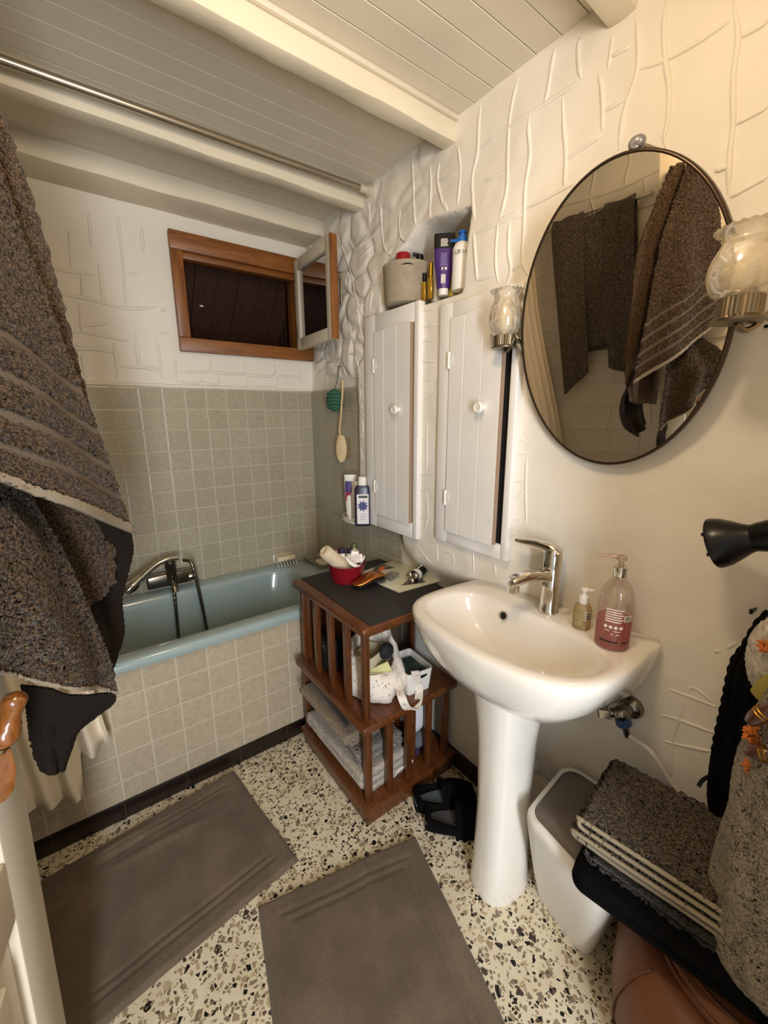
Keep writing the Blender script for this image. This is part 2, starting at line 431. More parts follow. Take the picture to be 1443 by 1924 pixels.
# ---- back wall with window opening
WX0, WX1, WZ0, WZ1 = .44, 1.075, 1.665, 2.14
g = G()
g.box((-.55, YB, 0), (WX0+.02, YB+.12, ZC)); g.box((WX0+.02, YB, 0), (1.2, YB+.12, WZ0+.02))
g.box((WX0+.02, YB, WZ1-.02), (1.2, YB+.12, ZC)); g.box((WX1-.02, YB, WZ0), (1.3, YB+.12, WZ1))
BW = '''c8|130,150 135,260 280,290|205,160 210,270|260,110 270,210|345,120 360,250 370,390|415,150 420,230|160,345 250,360 370,390 460,385|240,290 245,360|290,255 305,380|235,375 240,440 250,460 380,485|185,455 240,460|200,490 335,520|240,440 320,435|395,455 410,560|335,490 345,590|250,520 255,590|405,290 370,285|345,560 470,565|160,360 190,460
ct|160,40 390,50 415,120 410,190|245,60 260,180|415,120 600,135|500,0 520,130|605,0 630,190|520,125 620,150
cw|95,940 110,1085|325,950 330,1025|110,1030 330,1025|335,1030 540,1040 540,970|550,1045 730,1050 735,960|755,1055 760,1120|760,1055 895,1050 900,990|110,1090 260,1095 265,1050|270,1095 375,1105 375,1045|380,1105 555,1115 550,1050|560,1120 760,1125|895,1050 905,1130|0,775 65,775|0,630 40,630'''
for pl in lines(BW):
    P2 = resample(spline([V(a, b, 0) for a, b in pl], 24), max(6, int(sum(math.hypot(b[0]-a[0], b[1]-a[1]) for a, b in zip(pl, pl[1:]))/8)))
    bead(g, [ay(q.x, q.y, YB)+V(0, .0015, 0) for q in P2], .0080)
# rough lower edge of the plaster above the tiles
bead(g, [V(-.5+1.58*k/60, YB-.001, 1.516+.004*noise.noise(V(k*.4, 0, 1))) for k in range(61)], .010)
wb = struct(g, 'wall_back', M_wall, sharp=60)
clad((-.52, YB-.008, .50), (1.07, YB+.02, 1.512), 'tile_panel', M_tile_b, wb)

# ---- left wall and the wall round the doorway, same ridged plaster
XL = -.52
g = G(); g.box((XL-.1, -.35, 0), (XL, YB+.1, ZC))
rnd = random.Random(3)
z = .05
while z < 2.2:                                        # irregular courses of ridges
    h = rnd.uniform(.09, .17); y = -.1
    ph = rnd.uniform(0, 9)
    zz = lambda t: z+.02*noise.noise(V(t*3, ph, 0))
    bead(g, [V(XL-.001, -.1+2.2*k/70, zz(2.2*k/70)) for k in range(71)], .0085)
    while y < 2.0:
        y += rnd.uniform(.14, .32); s_ = rnd.uniform(-.03, .03)
        bead(g, [V(XL-.002, y+s_*k/8+.004*math.sin(k), zz(y+.1)+h*k/8) for k in range(9)], .0085)
    z += h
struct(g, 'wall_left', M_wall, sharp=60)
g = G(); g.box((.44, -.32, 0), (1.25, -.22, ZC)); g.box((XL-.1, -.32, 0), (-.30, -.22, ZC)); g.box((-.30, -.32, 2.05), (.44, -.22, ZC)); g.box((-.36, -.23, 0), (-.30, -.03, 2.05))
struct(g, 'wall_front', M_wall, smooth=False)

# ---- ceiling of tongue-and-groove boards, beams
g = G(); y = -.46; bw = .0685; k = 0
ysplit = 1.075
y = 1.072
while y > -.46:
    g.box((-.62, y-bw+.0022, ZC), (1.2, y, ZC+.02)); y -= bw
y = 1.075
while y < 2.2:
    g.box((-.62, y+.0002, ZC), (1.2, y+bw-.0008, ZC+.02)); y += bw
ceil_o = struct(g, 'ceiling', M_ceil, smooth=False, bevel=.0012, seg=1)
g = G(); g.box((-.62, -.46, ZC+.021), (1.2, 2.22, ZC+.05)); struct(g, 'backing', M_grout, ceil_o, smooth=False)
def beam(name, y0, y1, z0, x1=1.10):
    b = G(); n = 60
    rings = []
    for i in range(n+1):
        x = -.6+(x1+.6)*i/n
        w = lambda q: .004*noise.noise(V(x*5, q, y0*7))+.0015*noise.noise(V(x*22, q, 2))
        rings.append([V(x, y0+w(1), z0+w(2)), V(x, (y0+y1)/2, z0+w(5)), V(x, y1+w(3), z0+w(4)), V(x, y1, ZC+.01), V(x, y0, ZC+.01)])
    b.loft(rings); return struct(b, name, M_beam, bevel=.004, seg=2)
beam('trim_2', 1.075, 1.130, 2.205); beam('trim_3', 1.59, 1.645, 2.205); beam('trim_4', 1.93, 2.11, 2.205); beam('trim_5', .555, .612, 2.213)
g = G(); g.box((XL, 1.062, ZC-.014), (1.09, 1.076, ZC)); struct(g, 'trim_1', M_ceil, bevel=.003)

# ---- floor, skirting
g = G(); g.box((-.62, -.8, -.04), (1.2, 2.2, 0)); struct(g, 'floor', M_floor, smooth=False)
g = G(); g.box((XL, 1.505, 0), (1.08, 1.53, .068)); bk = struct(g, 'baseboard_bath', M_skirt, bevel=.002)
g = G()
for i in range(12): g.box((-.43+i*.203, 1.5046, .001), (-.4285+i*.203, 1.506, .0685))
struct(g, 'joint', M_grout, bk, smooth=False)
g = G(); g.box((1.064, .62, 0), (1.085, 1.51, .068)); struct(g, 'baseboard_right', M_skirt, bevel=.002)

# ---- bath apron
g = G(); g.box((XL, 1.513, .05), (1.08, 1.56, .572)); struct(g, 'bath_apron', M_tile_f, smooth=False)

# ---- window: pine frame, cream sash swung into the room, dark board-lined shaft behind
win = bpy.data.objects.new('window_1', None); COL.objects.link(win); win.location = (.76, 2.1, 1.66); win['kind'] = 'structure'
def wpart(g, n, mt, **k):
    o = g.build(n, mt, win, **k); o['kind'] = 'structure'; return o
g = G()
for lo, hi in (((WX0, 2.072, 2.068), (WX1+.01, 2.20, WZ1)), ((WX0, 2.072, WZ0), (WX1+.01, 2.20, 1.722))): g.box(lo, hi)
g.box((.49, 2.10, 2.045), (1.01, 2.15, 2.072))
fr = wpart(g, 'frame', M_frame, bevel=.003)
g = G(); g.box((WX0, 2.0715, 1.7225), (.487, 2.20, 2.0675)); g.box((1.008, 2.0715, 1.7225), (WX1+.01, 2.20, 2.0675)); wpart(g, 'frame_upright', M_frameZ, bevel=.003)
# sash in its own swung plane
hp = V(1.004, 2.066, 0); fe = V(.985, 1.672, 0); ud = (fe-hp).normalized(); nd = V(-ud.y, ud.x, 0)*-1
def SB(g, u0, u1, z0, z1, t0=-.016, t1=.016):
    Mx = Matrix(((ud.x, nd.x, 0, hp.x), (ud.y, nd.y, 0, hp.y), (0, 0, 1, 0), (0, 0, 0, 1)))
    g.box((u0, t0, z0), (u1, t1, z1), Mx)
W = (fe-hp).length; sz0, sz1 = 1.712, 2.118
sash = G()
SB(sash, 0, .045, sz0, sz1); SB(sash, W-.05, W-.006, sz0, sz1); SB(sash, .045, W-.05, sz0, sz0+.05); SB(sash, .045, W-.05, sz1-.05, sz1)
so = wpart(sash, 'sash', M_cream, bevel=.002)
e = G(); SB(e, W-.006, W, sz0, sz1, -.017, .017); o = e.build('sash_edge', M_frameZ, so); o['kind'] = 'structure'
e = G(); SB(e, .045, W-.05, sz0+.05, sz1-.05, -.002, .002); o = e.build('pane', M_glass, so, smooth=False); o['kind'] = 'structure'
e = G(); a = hp+ud*(W-.03)-nd*.014; nn = -nd
pth = [a+V(0, 0, 1.985)+nd*.0, a+nn*.028+V(0, 0, 1.985), a+nn*.034+V(0, 0, 1.978), a+nn*.034+V(0, 0, 1.872), a+nn*.028+V(0, 0, 1.865), a+V(0, 0, 1.865)]
e.tube(spline(pth, 30), .0042, 8); o = e.build('handle', M_brass, so); o['kind'] = 'structure'
e = G()
for zz_ in (1.76, 2.02): e.lathe([(.006, 0), (.006, .06)], hp+V(-.012, -.012, zz_), n=10)
o = e.build('hinge', M_chromed, so); o['kind'] = 'structure'
# shaft
g = G()
g.box((.3, 2.80, 1.5), (1.4, 2.84, 2.6)); g.box((.34, 2.2, 1.5), (.38, 2.82, 2.4))
SLn = TR((.38, 2.215, 2.16), 0, R(-48))
for i in range(7): g.box((i*.105, 0, 0), (i*.105+.102, .85, .02), SLn @ Matrix.Translation((0, 0, .003*(i % 2))))
for i in range(9): g.box((1.085, 2.22+i*.062, 1.6), (1.11, 2.275+i*.062, 2.3))
g.box((.34, 2.2, 1.62), (1.1, 2.82, 1.665))
struct(g, 'wall_shaft', M_shaft, smooth=False)
e = G(); e.lathe([(.004, 0), (.016, .004), (.02, .03), (.018, .06), (.008, .07), (.008, .08)], (.98, 2.28, 1.665), n=16)
tag(e.build('bottle', M_white), 'small white bottle standing in the dark shaft behind the window opening', 'bottle')
e = G(); e.ell((.63, 2.405, 1.935), (.010, .004, .005)); tag(e.build('torn_sticker', M_white), 'tiny white torn sticker on the dark boards behind the window', 'sticker')
# ================================================================== BATH
def rrect(x0, x1, y0, y1, r, z, n=10):
    out = []
    for cx, cy, a0 in ((x1-r, y1-r, 0), (x0+r, y1-r, 90), (x0+r, y0+r, 180), (x1-r, y0+r, 270)):
        for k in range(n+1):
            a = R(a0+90*k/n); out.append(V(cx+r*math.cos(a), cy+r*math.sin(a), z))
    return out
g = G()
g.loft([rrect(XL+.002, 1.066, 1.494, 2.090, .01, .560), rrect(XL+.002, 1.066, 1.490, 2.090, .012, .574), rrect(XL+.002, 1.066, 1.494, 2.090, .014, .590), rrect(XL+.004, 1.064, 1.505, 2.088, .018, .597),
        rrect(-.42, .90, 1.555, 2.030, .17, .595), rrect(-.408, .885, 1.566, 2.020, .17, .588), rrect(-.40, .875, 1.575, 2.014, .17, .57), rrect(-.36, .83, 1.60, 1.99, .16, .36),
        rrect(-.33, .79, 1.62, 1.97, .15, .25), rrect(-.28, .72, 1.66, 1.93, .12, .215)], True, False, True)
tag(g.build('bathtub', M_tub, sharp=70), 'pale blue bathtub built in behind a beige tiled apron', 'bathtub')

# bath mixer on the back rim
mx = thing('bath_mixer', 'chrome bath mixer with hose on the tiled wall above the tub', 'tap', (.285, 2.06, .62))
g = G(); g.box((.185, 2.015, .628), (.375, 2.06, .688)); g.build('body', M_chromed, mx, bevel=.008, seg=3)
g = G(); g.box((.20, 2.055, .64), (.36, 2.095, .68)); g.build('wall_mount', M_chromed, mx, bevel=.006)
c = ay(322, 1075, 2.01)
g = G(); g.lathe([(.016, -.055), (.019, -.05), (.021, -.02), (.021, .02), (.024, .024), (.024, .05), (.018, .056)], (c.x, 2.015, c.z), n=20); g.build('diverter_lever', M_chromed, mx)
g = G(); q = [(c.x, 2.012, c.z-.05), (c.x, 1.985, c.z-.06), (c.x, 1.97, c.z-.085)]; g.tube(spline(q, 16), .014, 14); g.build('spout', M_chromed, mx)
g = G(); g.lathe([(.020, 0), (.022, .004), (.022, .026), (.018, .03)], ay(352, 1083, 2.02), (1, 0, .0), 20); g.build('knob', M_chromed, mx)
hs = [ay(345, 1052, 2.0), ay(358, 1056, 1.97), ay(366, 1078, 1.96), ay(378, 1130, 1.955), ay(390, 1190, 1.95), ay(396, 1235, 1.93), ay(380, 1290, 1.86), ay(350, 1290, 1.86), ay(338, 1215, 1.955), ay(331, 1150, 1.97), ay(326, 1100, 1.985)]
hp_ = resample(spline(hs, 120), 150)
for p in hp_: p.z = max(p.z, .245)
def hose_r(n, r, a): return [r+a*math.sin(k*2.1) for k in range(n)]
g = G(); g.tube(hp_, hose_r(150, .0078, .0007), 12); g.build('hose', M_chromed, mx)
# hand shower lying on the mixer
sh = thing('hand_shower', 'chrome hand shower lying across the bath mixer', 'shower head', (.2, 2.0, .66))
pts = [ay(335, 1048, 2.0), ay(318, 1050, 1.998), ay(295, 1060, 1.995), ay(275, 1076, 1.99), ay(262, 1090, 1.985)]
P = resample(spline(pts, 40), 24)
g = G(); g.tube(P, [.011+.006*(k/23)**2 for k in range(24)], 16); g.build('handle', M_chrome, sh)
a, b = ay(266, 1084, 1.985), ay(234, 1114, 1.975); ax_ = (b-a); L = ax_.length; ax_.normalize()
g = G(); side = V(0, -.25, -.97); side = (side-ax_*side.dot(ax_)).normalized(); bi = ax_.cross(side)
rings = []
for t, w, h in ((0, .015, .014), (.15, .020, .016), (.35, .028, .020), (.6, .034, .022), (.85, .030, .018), (1, .012, .008)):
    rings.append([a+ax_*L*t*1.05+bi*w*math.cos(2*PI*k/20)+side*h*math.sin(2*PI*k/20) for k in range(20)])
g.loft(rings); g.build('spray_head', M_chrome, sh)
g = G(); g.loft([[a+ax_*L*t*1.05+bi*w*.8*math.cos(2*PI*k/16)+side*(hh+.004*math.sin(2*PI*k/16)) for k in range(16)] for t, w, hh in ((.3, .02, .018), (.6, .03, .021), (.9, .02, .014))]); g.build('spray_face', M_black, sh)

# soap rack on the wall, soap
p0 = ay(518, 1047, 2.06); p1 = ay(552, 1047, 2.06)
rk = thing('soap_rack', 'small white wire soap rack on the tiles above the tub rim', 'soap rack', (p0.x+.05, 2.06, .60))
x0, x1, zt = p0.x, p1.x, p0.z-.006
M_wire = mat('white wire', 'e4ddd2', .4)
g = G()
for k in range(7):
    x = x0+(x1-x0)*k/6; g.tube(spline([(x, 2.09, zt-.018), (x, 2.05, zt-.02), (x, 2.028, zt-.03), (x, 2.022, zt-.05)], 14), .0022, 6)
g.tube([(x0, 2.022, zt-.05), (x1, 2.022, zt-.05)], .0026, 6); g.tube([(x0, 2.05, zt-.02), (x1, 2.05, zt-.02)], .0026, 6)
g.build('wire_basket', M_wire, rk)
g = G(); g.box((x0-.003, 2.088, zt-.03), (x1+.003, 2.0935, zt+.008)); g.build('back_plate', M_white, rk, bevel=.002)
g = G(); g.box((x0+.002, 2.030, zt-.0165), (x1-.002, 2.085, zt+.008)); tag(g.build('sponge', mat('cream sponge', 'e0cfae', .9, bump=.4, bscale=160), bevel=.006, seg=3), 'cream sponge lying on the white wire rack above the tub', 'sponge')
# grey tray on the tub corner with soap
g = G()
T = [az(571, 1052, .598), az(600, 1043, .598), az(645, 1062, .598), az(606, 1078, .598)]
x0, x1, y0, y1 = .955, 1.062, 1.855, 2.06
g.loft([rrect(x0+.008, x1-.008, y0+.008, y1-.008, .012, .5975), rrect(x0, x1, y0, y1, .014, .617), rrect(x0+.006, x1-.006, y0+.006, y1-.006, .012, .617), rrect(x0+.012, x1-.012, y0+.012, y1-.012, .01, .603)])
tag(g.build('soap_tray', mat('grey tray', '8a857b', .4), sharp=60), 'grey rectangular tray on the corner of the tub rim', 'tray')
g = G(); g.ell((1.0, 1.915, .615), (.026, .042, .0115), .6); tag(g.build('soap_bar', mat('soap', 'ddd0bb', .45)), 'flat pale soap bar lying in the grey tray', 'soap')

# ================================================================== SINK
sk = thing('pedestal_sink', 'white porcelain pedestal sink in front of the plastered wall', 'sink', (.87, .60, 0))
out_ = [(1.062, .868), (1.00, .882), (.922, .892), (.83, .893), (.765, .878), (.722, .840), (.698, .782), (.684, .70), (.678, .61), (.684, .53), (.703, .44), (.742, .372), (.80, .337), (.865, .326), (.94, .325), (1.02, .330), (1.092, .338), (1.088, .45), (1.080, .60), (1.070, .75)]
inn_ = [(.945, .80), (.90, .838), (.86, .846), (.815, .845), (.775, .832), (.748, .80), (.735, .755), (.726, .69), (.722, .62), (.726, .55), (.742, .48), (.775, .412), (.82, .375), (.88, .368), (.925, .395), (.948, .45), (.957, .52), (.955, .58), (.952, .66), (.95, .73)]
def ring_polar(pts, c, n=96):
    P = spline([V(x, y, 0) for x, y in pts], 400, True); res = []
    A = sorted(((math.atan2(p.y-c[1], p.x-c[0]), math.hypot(p.x-c[0], p.y-c[1])) for p in P))
    aa = [a for a, _ in A]; import bisect
    for k in range(n):
        t = -PI+2*PI*k/n; i = bisect.bisect(aa, t) % len(A); j = (i-1) % len(A)
        d1 = (t-A[j][0]) % (2*PI); d = (A[i][0]-A[j][0]) % (2*PI)
        res.append((t, A[j][1]+(A[i][1]-A[j][1])*(d1/d if d else 0)))
    return res
cs = (.86, .605)
RO, RI = ring_polar(out_, cs), ring_polar(inn_, cs)
def rg(rad, z, c=cs, k=1., add=0.):
    return [V(c[0]+(r*k+add)*math.cos(t), c[1]+(r*k+add)*math.sin(t), z) for t, r in rad]
def mixr(w, z, zf=None): return [V(cs[0]+(a[1]*(1-w)+b[1]*w)*math.cos(a[0]), cs[1]+(a[1]*(1-w)+b[1]*w)*math.sin(a[0]), z) for a, b in zip(RO, RI)]
def under(k, z, back=1.):       # body below the rim: keeps to the wall at the back, tapers to the pedestal in front
    o = []
    for t, r in RO:
        bk = max(0, math.cos(t)); kk = k+(1-k)*bk**1.2*back
        o.append(V(cs[0]+r*kk*math.cos(t), cs[1]+r*kk*math.sin(t), z))
    return o
g = G()
g.loft([under(.30, .655, .9), under(.52, .668, .95), under(.72, .70, 1), under(.87, .745, 1), under(.955, .79, 1), under(.99, .815), rg(RO, .828), rg(RO, .837, k=.996), rg(RO, .843, k=.98),
        mixr(.5, .8445), mixr(.86, .843), mixr(1., .838), rg(RI, .826, k=.975), rg(RI, .80, k=.93), rg(RI, .765, k=.84), rg(RI, .735, k=.66), rg(RI, .722, k=.40), rg(RI, .718, k=.12)])
g.v = [V(min(p.x, wx(p.y, p.z)-.0015), p.y, p.z) for p in g.v]; g.build('basin', M_porc, sk, sharp=80)
g = G()                                  # shaped column
rings = []
for z, rx, ry, cx_, cy_ in ((0, .083, .066, .868, .590), (.02, .086, .069, .868, .590), (.10, .080, .064, .870, .592), (.30, .074, .062, .874, .598), (.5, .080, .068, .876, .604), (.60, .088, .078, .877, .607), (.70, .100, .092, .876, .607)):
    rings.append([V(cx_+(rx*math.copysign(abs(math.cos(2*PI*k/40))**.75, math.cos(2*PI*k/40)))*1.0, cy_+ry*math.copysign(abs(math.sin(2*PI*k/40))**.75, math.sin(2*PI*k/40)), z) for k in range(40)])
rot = Matrix.Rotation(R(-8), 3, 'Z')
rings = [[V(.87, .6, 0)+rot @ (p-V(.87, .6, 0)) for p in r] for r in rings]
g.loft(rings); g.build('pedestal', M_porc, sk, sharp=60)
p = az(945, 1153, .83)
g = G(); g.lathe([(.011, 0), (.0125, .002), (.0125, .004), (.0085, .004), (.0085, -.006)], (.943, .688, .812), (-.94, -.05, .32), 20); g.build('overflow_ring', M_chrome, sk)
g = G(); g.lathe([(.0095, 0), (.0095, .0042)], (.943, .688, .812), (-.94, -.05, .32), 18); g.build('overflow_hole', M_dark, sk)
g = G(); g.lathe([(.022, .7185), (.024, .720), (.018, .7215), (.004, .7205)], (.86, .605, 0), n=24); g.build('drain', M_chrome, sk)

# ---- tap
fb = V(1.015, .594, .843)
tp = thing('basin_tap', 'chrome single lever tap standing on the sink ledge', 'tap', fb)
g = G(); g.lathe([(.028, 0), (.0285, .006), (.025, .012), (.0242, .06), (.0242, .125), (.0225, .128), (.0225, .132), (.0245, .134), (.0245, .175), (.022, .184), (.014, .189)], fb, n=32); g.build('body', M_chrome, tp)
s1 = ay(972, 1085, .63); e1 = fb+V(0, 0, .104)
sd = (V(s1.x, s1.y, 0)-V(fb.x, fb.y, 0)).normalized()
def ribbon(path, ws, hs_, dirv):
    rings = []
    for i, p in enumerate(path):
        t = (path[min(i+1, len(path)-1)]-path[max(i-1, 0)]).normalized(); s_ = V(-dirv.y, dirv.x, 0); n_ = t.cross(s_)
        rings.append([p+s_*ws[i]*math.copysign(abs(math.cos(2*PI*k/16))**.7, math.cos(2*PI*k/16))+n_*hs_[i]*math.copysign(abs(math.sin(2*PI*k/16))**.7, math.sin(2*PI*k/16)) for k in range(16)])
    return rings
Ls = .125
pth = spline([e1-sd*.0, e1+sd*.035+V(0, 0, .008), e1+sd*.075+V(0, 0, .012), e1+sd*.112+V(0, 0, .004), e1+sd*.126+V(0, 0, -.002)], 28)
n_ = len(pth); g = G(); g.loft(ribbon(pth, [.021-.003*i/n_ for i in range(n_)], [.013+.004*(1-i/n_) for i in range(n_)], sd)); g.build('spout', M_chrome, tp)
g = G(); g.lathe([(.0145, 0), (.0155, .003), (.0155, .026), (.013, .028)], e1+sd*.120+V(0, 0, -.030), n=24); g.build('aerator', M_chrome, tp)
hd = (V(*ay(983, 1023, .68))-V(fb.x, fb.y, 0)); hd.z = 0; hd.normalize()
t0 = fb+V(0, 0, .168)
pth = spline([t0-hd*.012, t0+hd*.01+V(0, 0, .016), t0+hd*.05+V(0, 0, .021), t0+hd*.090+V(0, 0, .020), t0+hd*.108+V(0, 0, .021)], 24)
n_ = len(pth); g = G(); g.loft(ribbon(pth, [.022-.011*i/n_ for i in range(n_)], [.016*(1-i/n_)**.8+.0035 for i in range(n_)], hd)); g.build('lever', M_chrome, tp)
g = G(); g.lathe([(.003, 0), (.003, .002)], fb+sd*.0243+V(0, 0, .14), sd, 10); g.build('index_dot', M_black, tp)

# ---- soap bottles
M_clear = thin_glass('clear plastic', (.97, .95, .92), .12, .05, 'e9dccb', .22)
M_red = thin_glass('red liquid', (.92, .25, .22), .08, .05, 'd8383a', .62)
bp = V(.975, .402, .8445)
b = thing('soap_pump', 'large clear pump bottle of red hand soap at the right of the sink', 'soap bottle', bp)
r = .0375
g = G(); g.lathe([(r-.006, 0), (r, .004), (r, .11), (r-.002, .128), (r-.008, .147), (r-.018, .162), (.015, .171), (.013, .178)], bp, n=40, cap1=False); g.build('bottle', M_clear, b)
g = G(); g.lathe([(r-.006, .002), (r-.0012, .006), (r-.0012, .072), (.001, .072)], bp, n=40); g.build('liquid', M_red, b)
g = G(); g.lathe([(.0135, .174), (.0145, .176), (.0145, .197), (.012, .199)], bp, n=28); g.build('collar', M_chrome, b)
M_pump = thin_glass('pale pump', (.95, .9, .85), .12, .06, 'e3cdb8', .5)
g = G(); g.lathe([(.006, .198), (.006, .212), (.011, .214), (.011, .222), (.008, .224)], bp, n=20); la = math.atan2(.85, -.52); u = V(-.35, .93, 0).normalized(); g.tube([bp+V(0, 0, .219), bp+u*.03+V(0, 0, .219), bp+u*.052+V(0, 0, .214)], [.006, .005, .004], 10); g.build('pump_head', M_pump, b)
g = G(); g.tube([bp+V(0, 0, .01), bp+V(0, 0, .172)], .0032, 8); g.tube([bp+V(0, 0, .145), bp+V(0, 0, .172)], .007, 10); g.build('dip_tube', M_pump, b)
fa = face_ang(bp); M_print = mat('white print', 'efe4dc', .6); M_pblk = mat('black print', '141012', .5)
g = G()
for k in range(6): patch(g, bp, r+.0004, fa-.50, fa+.50-.1*(k % 2), .843+.1035-.0058*k, .843+.1062-.0058*k)
for k in range(2): patch(g, bp, r+.0004, fa-.45+.5*k, fa-.18+.6*k, .843+.052, .843+.0538); patch(g, bp, r+.0004, fa-.1+.3*k, fa+.02+.35*k, .843+.044, .8455+.0435)
for k in range(4):
    a = fa-.42+.28*k; cc = bp+V((r+.0006)*math.cos(a), (r+.0006)*math.sin(a), .061); g.lathe([(.0026, 0), (.0040, 0), (.0040, .0006), (.0026, .0006)], cc, (math.cos(a), math.sin(a), 0), 14)
g.build('printed_text', M_print, b)
g = G(); patch(g, bp, r+.0005, fa-.75, fa+.35, .8665, .8695); patch(g, bp, r+.0005, fa+.55, fa+1.0, .8665, .8695); g.build('printed_band', M_pblk, b)
g = G(); patch(g, bp, r+.0005, fa+.55, fa+1.05, .921, .936); sl = g.build('sticker', mat('sticker', 'e7dccf', .6), b)
g = G()
for k in range(5): patch(g, bp, r+.001, fa+.6+.07*k, fa+.62+.07*k+.012*(k % 2), .923, .934)
g.build('barcode', M_pblk, sl)
bp = V(.997, .489, .8445)
b = thing('lotion_pump', 'small cream pump bottle standing behind the red soap bottle', 'soap bottle', bp)
M_lot = thin_glass('cream lotion', (.95, .85, .65), .1, .1, 'cdbd92', .8)
r = .0215
g = G(); g.lathe([(r-.004, 0), (r, .004), (r, .052), (r-.004, .063), (.011, .070)], bp, n=30); g.build('bottle', M_lot, b)
g = G(); g.lathe([(.0125, .069), (.013, .07), (.0125, .088), (.008, .090), (.006, .092), (.006, .100), (.010, .103), (.010, .107), (.006, .109)], bp, n=24); u = V(.3, -.95, 0).normalized(); g.tube([bp+V(0, 0, .105), bp+u*.022+V(0, 0, .106)], [.005, .004], 8); g.build('pump_head', M_white, b)
fa = face_ang(bp)
g = G(); patch(g, bp, r+.0005, fa+.35, fa+1.1, .8445+.028, .8445+.052); sl = g.build('sticker', mat('sticker2', 'd9cfc0', .6), b)
g = G()
for k in range(4): patch(g, bp, r+.0009, fa+.42, fa+1.0, .8445+.031+.005*k, .8445+.0332+.005*k)
g.build('printed_text', M_pblk, sl)

# ---- angle valve and hoses below the sink
vp = V(wx(.385, .632), .380, .632)
v = thing('angle_valve', 'chrome angle valve with a blue nut and white hose on the wall under the sink', 'valve', vp)
g = G(); g.lathe([(.031, -.004), (.031, .004), (.027, .014), (.016, .020), (.014, .05)], vp, (-1, .05, 0), 28); g.build('flange', M_chromed, v)
tip = vp+V(-.05, .004, 0)
g = G(); g.ell(tip, (.019, .02, .019)); g.lathe([(.012, 0), (.012, .03)], tip, (-.35, .9, -.25), 18); g.build('body', M_chromed, v)
g = G(); g.lathe([(.017, .022), (.021, .025), (.021, .048), (.016, .052)], tip, (-.35, .9, -.25), 6); g.build('handle', M_chrome, v, sharp=20)
g = G(); d_ = V(.12, -.34, -.93).normalized(); g.lathe([(.012, .008), (.018, .012), (.019, .03), (.013, .034)], tip, d_, 8); g.build('nut', mat('blue nut', '2d456e', .45), v, sharp=20)
hh = [tip+d_*.03, tip+d_*.055, ax(1222, 1412, 1.048), ax(1255, 1463, 1.058), ax(1290, 1520, 1.066), V(1.07, .24, .36)]
g = G(); g.tube(resample(spline(hh, 50), 70), hose_r(70, .0068, .0006), 10); g.build('hose', mat('white hose', 'c9c2b8', .5), v)
g = G(); g.tube([tip+d_*.03, tip+d_*.062], .0085, 12); g.build('ferrule', M_chromed, v)
vp2 = V(wx(.70, .60), .66, .622)
pp = ax(955, 1322, .95)
g = G(); g.lathe([(.0, 0), (.016, .002), (.016, .02), (.01, .024)], V(.93, .47, .668)-V(0, 0, .02), n=18); tag(g.build('waste_nut', mat('dark nut', '3a2a22', .5)), 'small dark nut under the front right of the sink basin', 'fitting')
g = G(); g.tube(spline([ax(1058, 1474, 1.076), ax(1036, 1458, 1.045), ax(1016, 1444, 1.02), ax(1002, 1436, .99)], 16), .017, 16); tag(g.build('waste_pipe', mat('grey pipe', 'b6aea2', .5)), 'pale waste pipe behind the pedestal just above the bin', 'pipe')

# ================================================================== CUPBOARDS
def cupboard(name, label, yl, yr, zb, zt, dl, dr, db, dt, xf, xd, swing, arch):
    t = thing(name, label, 'cupboard', (xf, (yl+yr)/2, zb), None)
    g = G(); w = .02
    # face frame (four rails) with a dark interior behind
    g.box((xf, dl-.004, zb), (xf+.028, yl, zt)); g.box((xf, yr, zb), (xf+.028, dr-arch, zt))
    g.box((xf, dr-arch, zb), (xf+.028, dl, db+.004)); g.box((xf, dr-arch, dt-.004), (xf+.028, dl, zt))
    g.build('frame', M_cab, t, bevel=.003, sharp=50)
    g = G(); g.box((xf+.013, dr-arch-.004, db-.01), (xf+.027, dl+.01, dt+.01)); g.build('interior', M_dark, t, smooth=False)
    n = 3
    M = Matrix.Translation((xf+.0095, dl, 0)) @ Matrix.Rotation(-swing, 4, 'Z')
    L = dl-dr
    xs = [0, .30*L, .655*L, L]
    g = G()
    for k in range(3):
        g.box((-.016, -xs[k+1]+.0012, db), (.0, -xs[k]-.0012, dt-(.004 if k == 0 else 0)), M)
    g.box((-.012, -L+.002, db+.002), (-.002, -.002, dt-.006), M)
    d = g.build('door', M_cab, t, bevel=.0014, sharp=20)
    g = G(); c = M @ V(-.016, -L*.72, 1.405 if name else 0); ax_n = (M.to_3x3() @ V(-1, 0, 0))
    g.lathe([(.008, 0), (.009, .006), (.0085, .012), (.016, .016), (.0175, .022), (.015, .027), (.012, .028), (.010, .0265), (.004, .0268)], c, ax_n, 24); g.build('knob', M_cab, d)
    for z in (db+.12, dt-.13):
        g = G(); c = M @ V(-.017, .001, z); g.lathe([(.0038, -.026), (.0045, -.024), (.0045, .024), (.0038, .026)], c, n=10); g.box((xf-.0085, dl-.018, z-.014), (xf-.006, dl-.002, z+.014)); g.box((xf-.003, dl+.002, z-.014), (xf+.001, dl+.014, z+.014)); g.build('hinge', M_cab, d)
    e = G(); e.box((-.0155, -L-.0012, db+.003), (-.0005, -L+.0008, dt-.003), M); e.build('bare_edge', mat('worn edge', '9b8069', .8), d, smooth=False)
    return t
cupboard('wall_cupboard', 'white plank-door cupboard in the bulge nearest the tub, knob at right', 1.503, 1.167, .914, 1.768, 1.432, 1.201, .971, 1.707, 1.020, 1.0, R(1.2), .007)
cupboard('wall_cupboard', 'white plank-door cupboard left of the oval mirror, door slightly ajar', 1.069, .753, .942, 1.730, 1.014, .795, .985, 1.686, 1.024, 1.0, R(3.0), .017)

